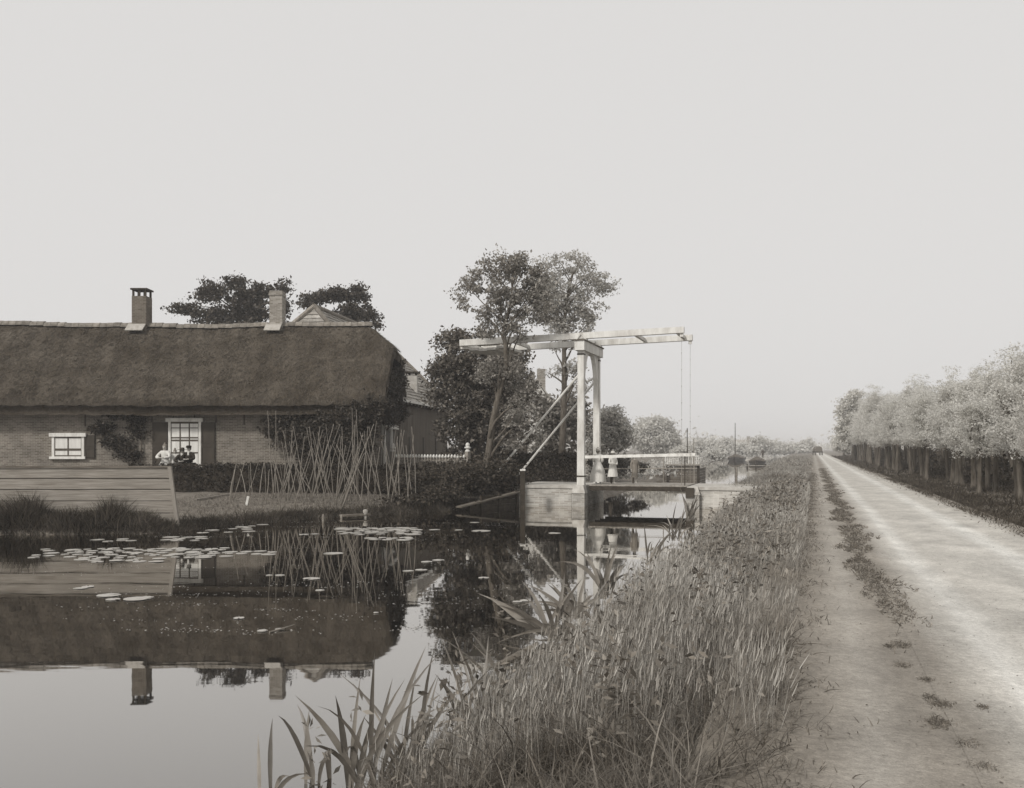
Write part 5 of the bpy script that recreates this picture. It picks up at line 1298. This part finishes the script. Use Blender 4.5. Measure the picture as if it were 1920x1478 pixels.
def cottage(name, label, px, Y, W, D, we, ridge, m, gable_front, chim=True, roofm='roof_tile'):
    x = xat(px, Y); R = thing(name, label, 'house', (x, Y, .8)); h = W / 2
    if gable_front:
        MB().prism([(x - h, Y, .4), (x + h, Y, .4), (x + h, Y, we), (x, Y, ridge), (x - h, Y, we)], (0, D, 0)).build('wall', m, R)
        r = MB()
        for s in (-1, 1): r.prism([(x, Y - .2, ridge + .05), (x + s * (h + .3), Y - .2, we - .2), (x + s * (h + .3), Y - .2, we - .05), (x, Y - .2, ridge + .25)], (0, D + .4, 0))
        ro = r.build('roof', roofm, R)
    else:
        MB().prism([(x - h, Y, .4), (x - h, Y + D, .4), (x - h, Y + D, we), (x - h, Y + D / 2, ridge), (x - h, Y, we)], (W, 0, 0)).build('wall', m, R)
        r = MB()
        for y0 in (Y - .3, Y + D + .3): r.prism([(x - h - .2, y0, we - .2), (x - h - .2, Y + D / 2, ridge + .05), (x - h - .2, Y + D / 2, ridge + .25), (x - h - .2, y0, we)], (W + .4, 0, 0))
        ro = r.build('roof', roofm, R)
    if chim: MB().box((x + .25 * W * .4, Y + D * .35, ridge + .3), (.7, .7, 1.8)).build('chimney', 'pale_chimney_brick', ro)
    for s in (-.25, .25):
        w = MB(); w.span(x + s * W - .4, x + s * W + .4, Y - .05, Y - .003, 1.5, 2.9); w.build('window', 'shutter_paint', R)
cottage('white_house', 'white gabled house with chimney half hidden between the trees behind the bridge', 1006, 76, 4.6, 8, 4.6, 7.9, 'white_wall', True)
cottage('cottage', 'small whitewashed cottage far off beside the canal barge', 1402, 265, 7, 6, 2.7, 4.8, 'white_wall', False)

# ------------------------------------------------------------------ air
def haze():
    o = MB().span(-1600, 2700, -600, 3950, -2.3, 16).build('haze', 'soil'); tag(o, 'pale summer haze over the polder', 'haze', kind='stuff')
    m = bpy.data.materials.new('haze'); m.use_nodes = True; nd = m.node_tree.nodes; nd.remove(nd['Principled BSDF'])
    v = nd.new('ShaderNodeVolumePrincipled'); v.inputs['Density'].default_value = 0.0009; v.inputs['Color'].default_value = (.97, .965, .97, 1); v.inputs['Anisotropy'].default_value = 0.2
    m.node_tree.links.new(v.outputs[0], nd['Material Output'].inputs['Volume'])
    o.data.materials.clear(); o.data.materials.append(m)
haze()

# ------------------------------------------------------------------ light, sky, camera
TS = Vector((-.52, -.60, .62)).normalized()
def light():
    w = bpy.data.worlds.new('World'); SC.world = w; w.use_nodes = True; nd = w.node_tree.nodes; lk = w.node_tree.links
    sk = nd.new('ShaderNodeTexSky'); sk.sky_type = 'NISHITA'; sk.sun_disc = False; sk.sun_elevation = math.asin(TS.z); sk.sun_rotation = math.atan2(TS.x, TS.y); sk.dust_density = 4.0
    hs = nd.new('ShaderNodeHueSaturation'); hs.inputs['Saturation'].default_value = 0.0
    lk.new(sk.outputs[0], hs.inputs['Color'])
    mx = nd.new('ShaderNodeMix'); mx.data_type = 'RGBA'; mx.inputs['Factor'].default_value = 0.93; lk.new(hs.outputs[0], mx.inputs['A']); mx.inputs['B'].default_value = (7.55, 7.42, 7.3, 1)
    bg = nd['Background']; lk.new(mx.outputs['Result'], bg.inputs['Color']); bg.inputs['Strength'].default_value = 0.1
    L = bpy.data.lights.new('sun', 'SUN'); L.energy = 2.6; L.angle = math.radians(7); L.color = (1, .97, .93)
    o = bpy.data.objects.new('sun', L); COL.objects.link(o); o.rotation_mode = 'QUATERNION'; o.rotation_quaternion = (-TS).to_track_quat('-Z', 'Y'); o.location = (-20, -20, 40)
light()
cam = bpy.data.cameras.new('camera'); co = bpy.data.objects.new('camera', cam); COL.objects.link(co)
cam.sensor_width = 36; cam.lens = 36 * F / 1920; cam.shift_y = (HZ - 739) / 1920; cam.clip_end = 6000; cam.clip_start = .05
co.location = (0, 0, HC); co.rotation_euler = (math.pi / 2, 0, 0); SC.camera = co
SC.view_settings.view_transform = 'Standard'; SC.view_settings.look = 'None'; SC.view_settings.exposure = 0; SC.view_settings.gamma = 1
SC.cycles.volume_bounces = 2; SC.cycles.max_bounces = 8; SC.cycles.diffuse_bounces = 3; SC.cycles.transparent_max_bounces = 16
for ob in list(bpy.data.objects):
    if '_o' in ob: del ob['_o']
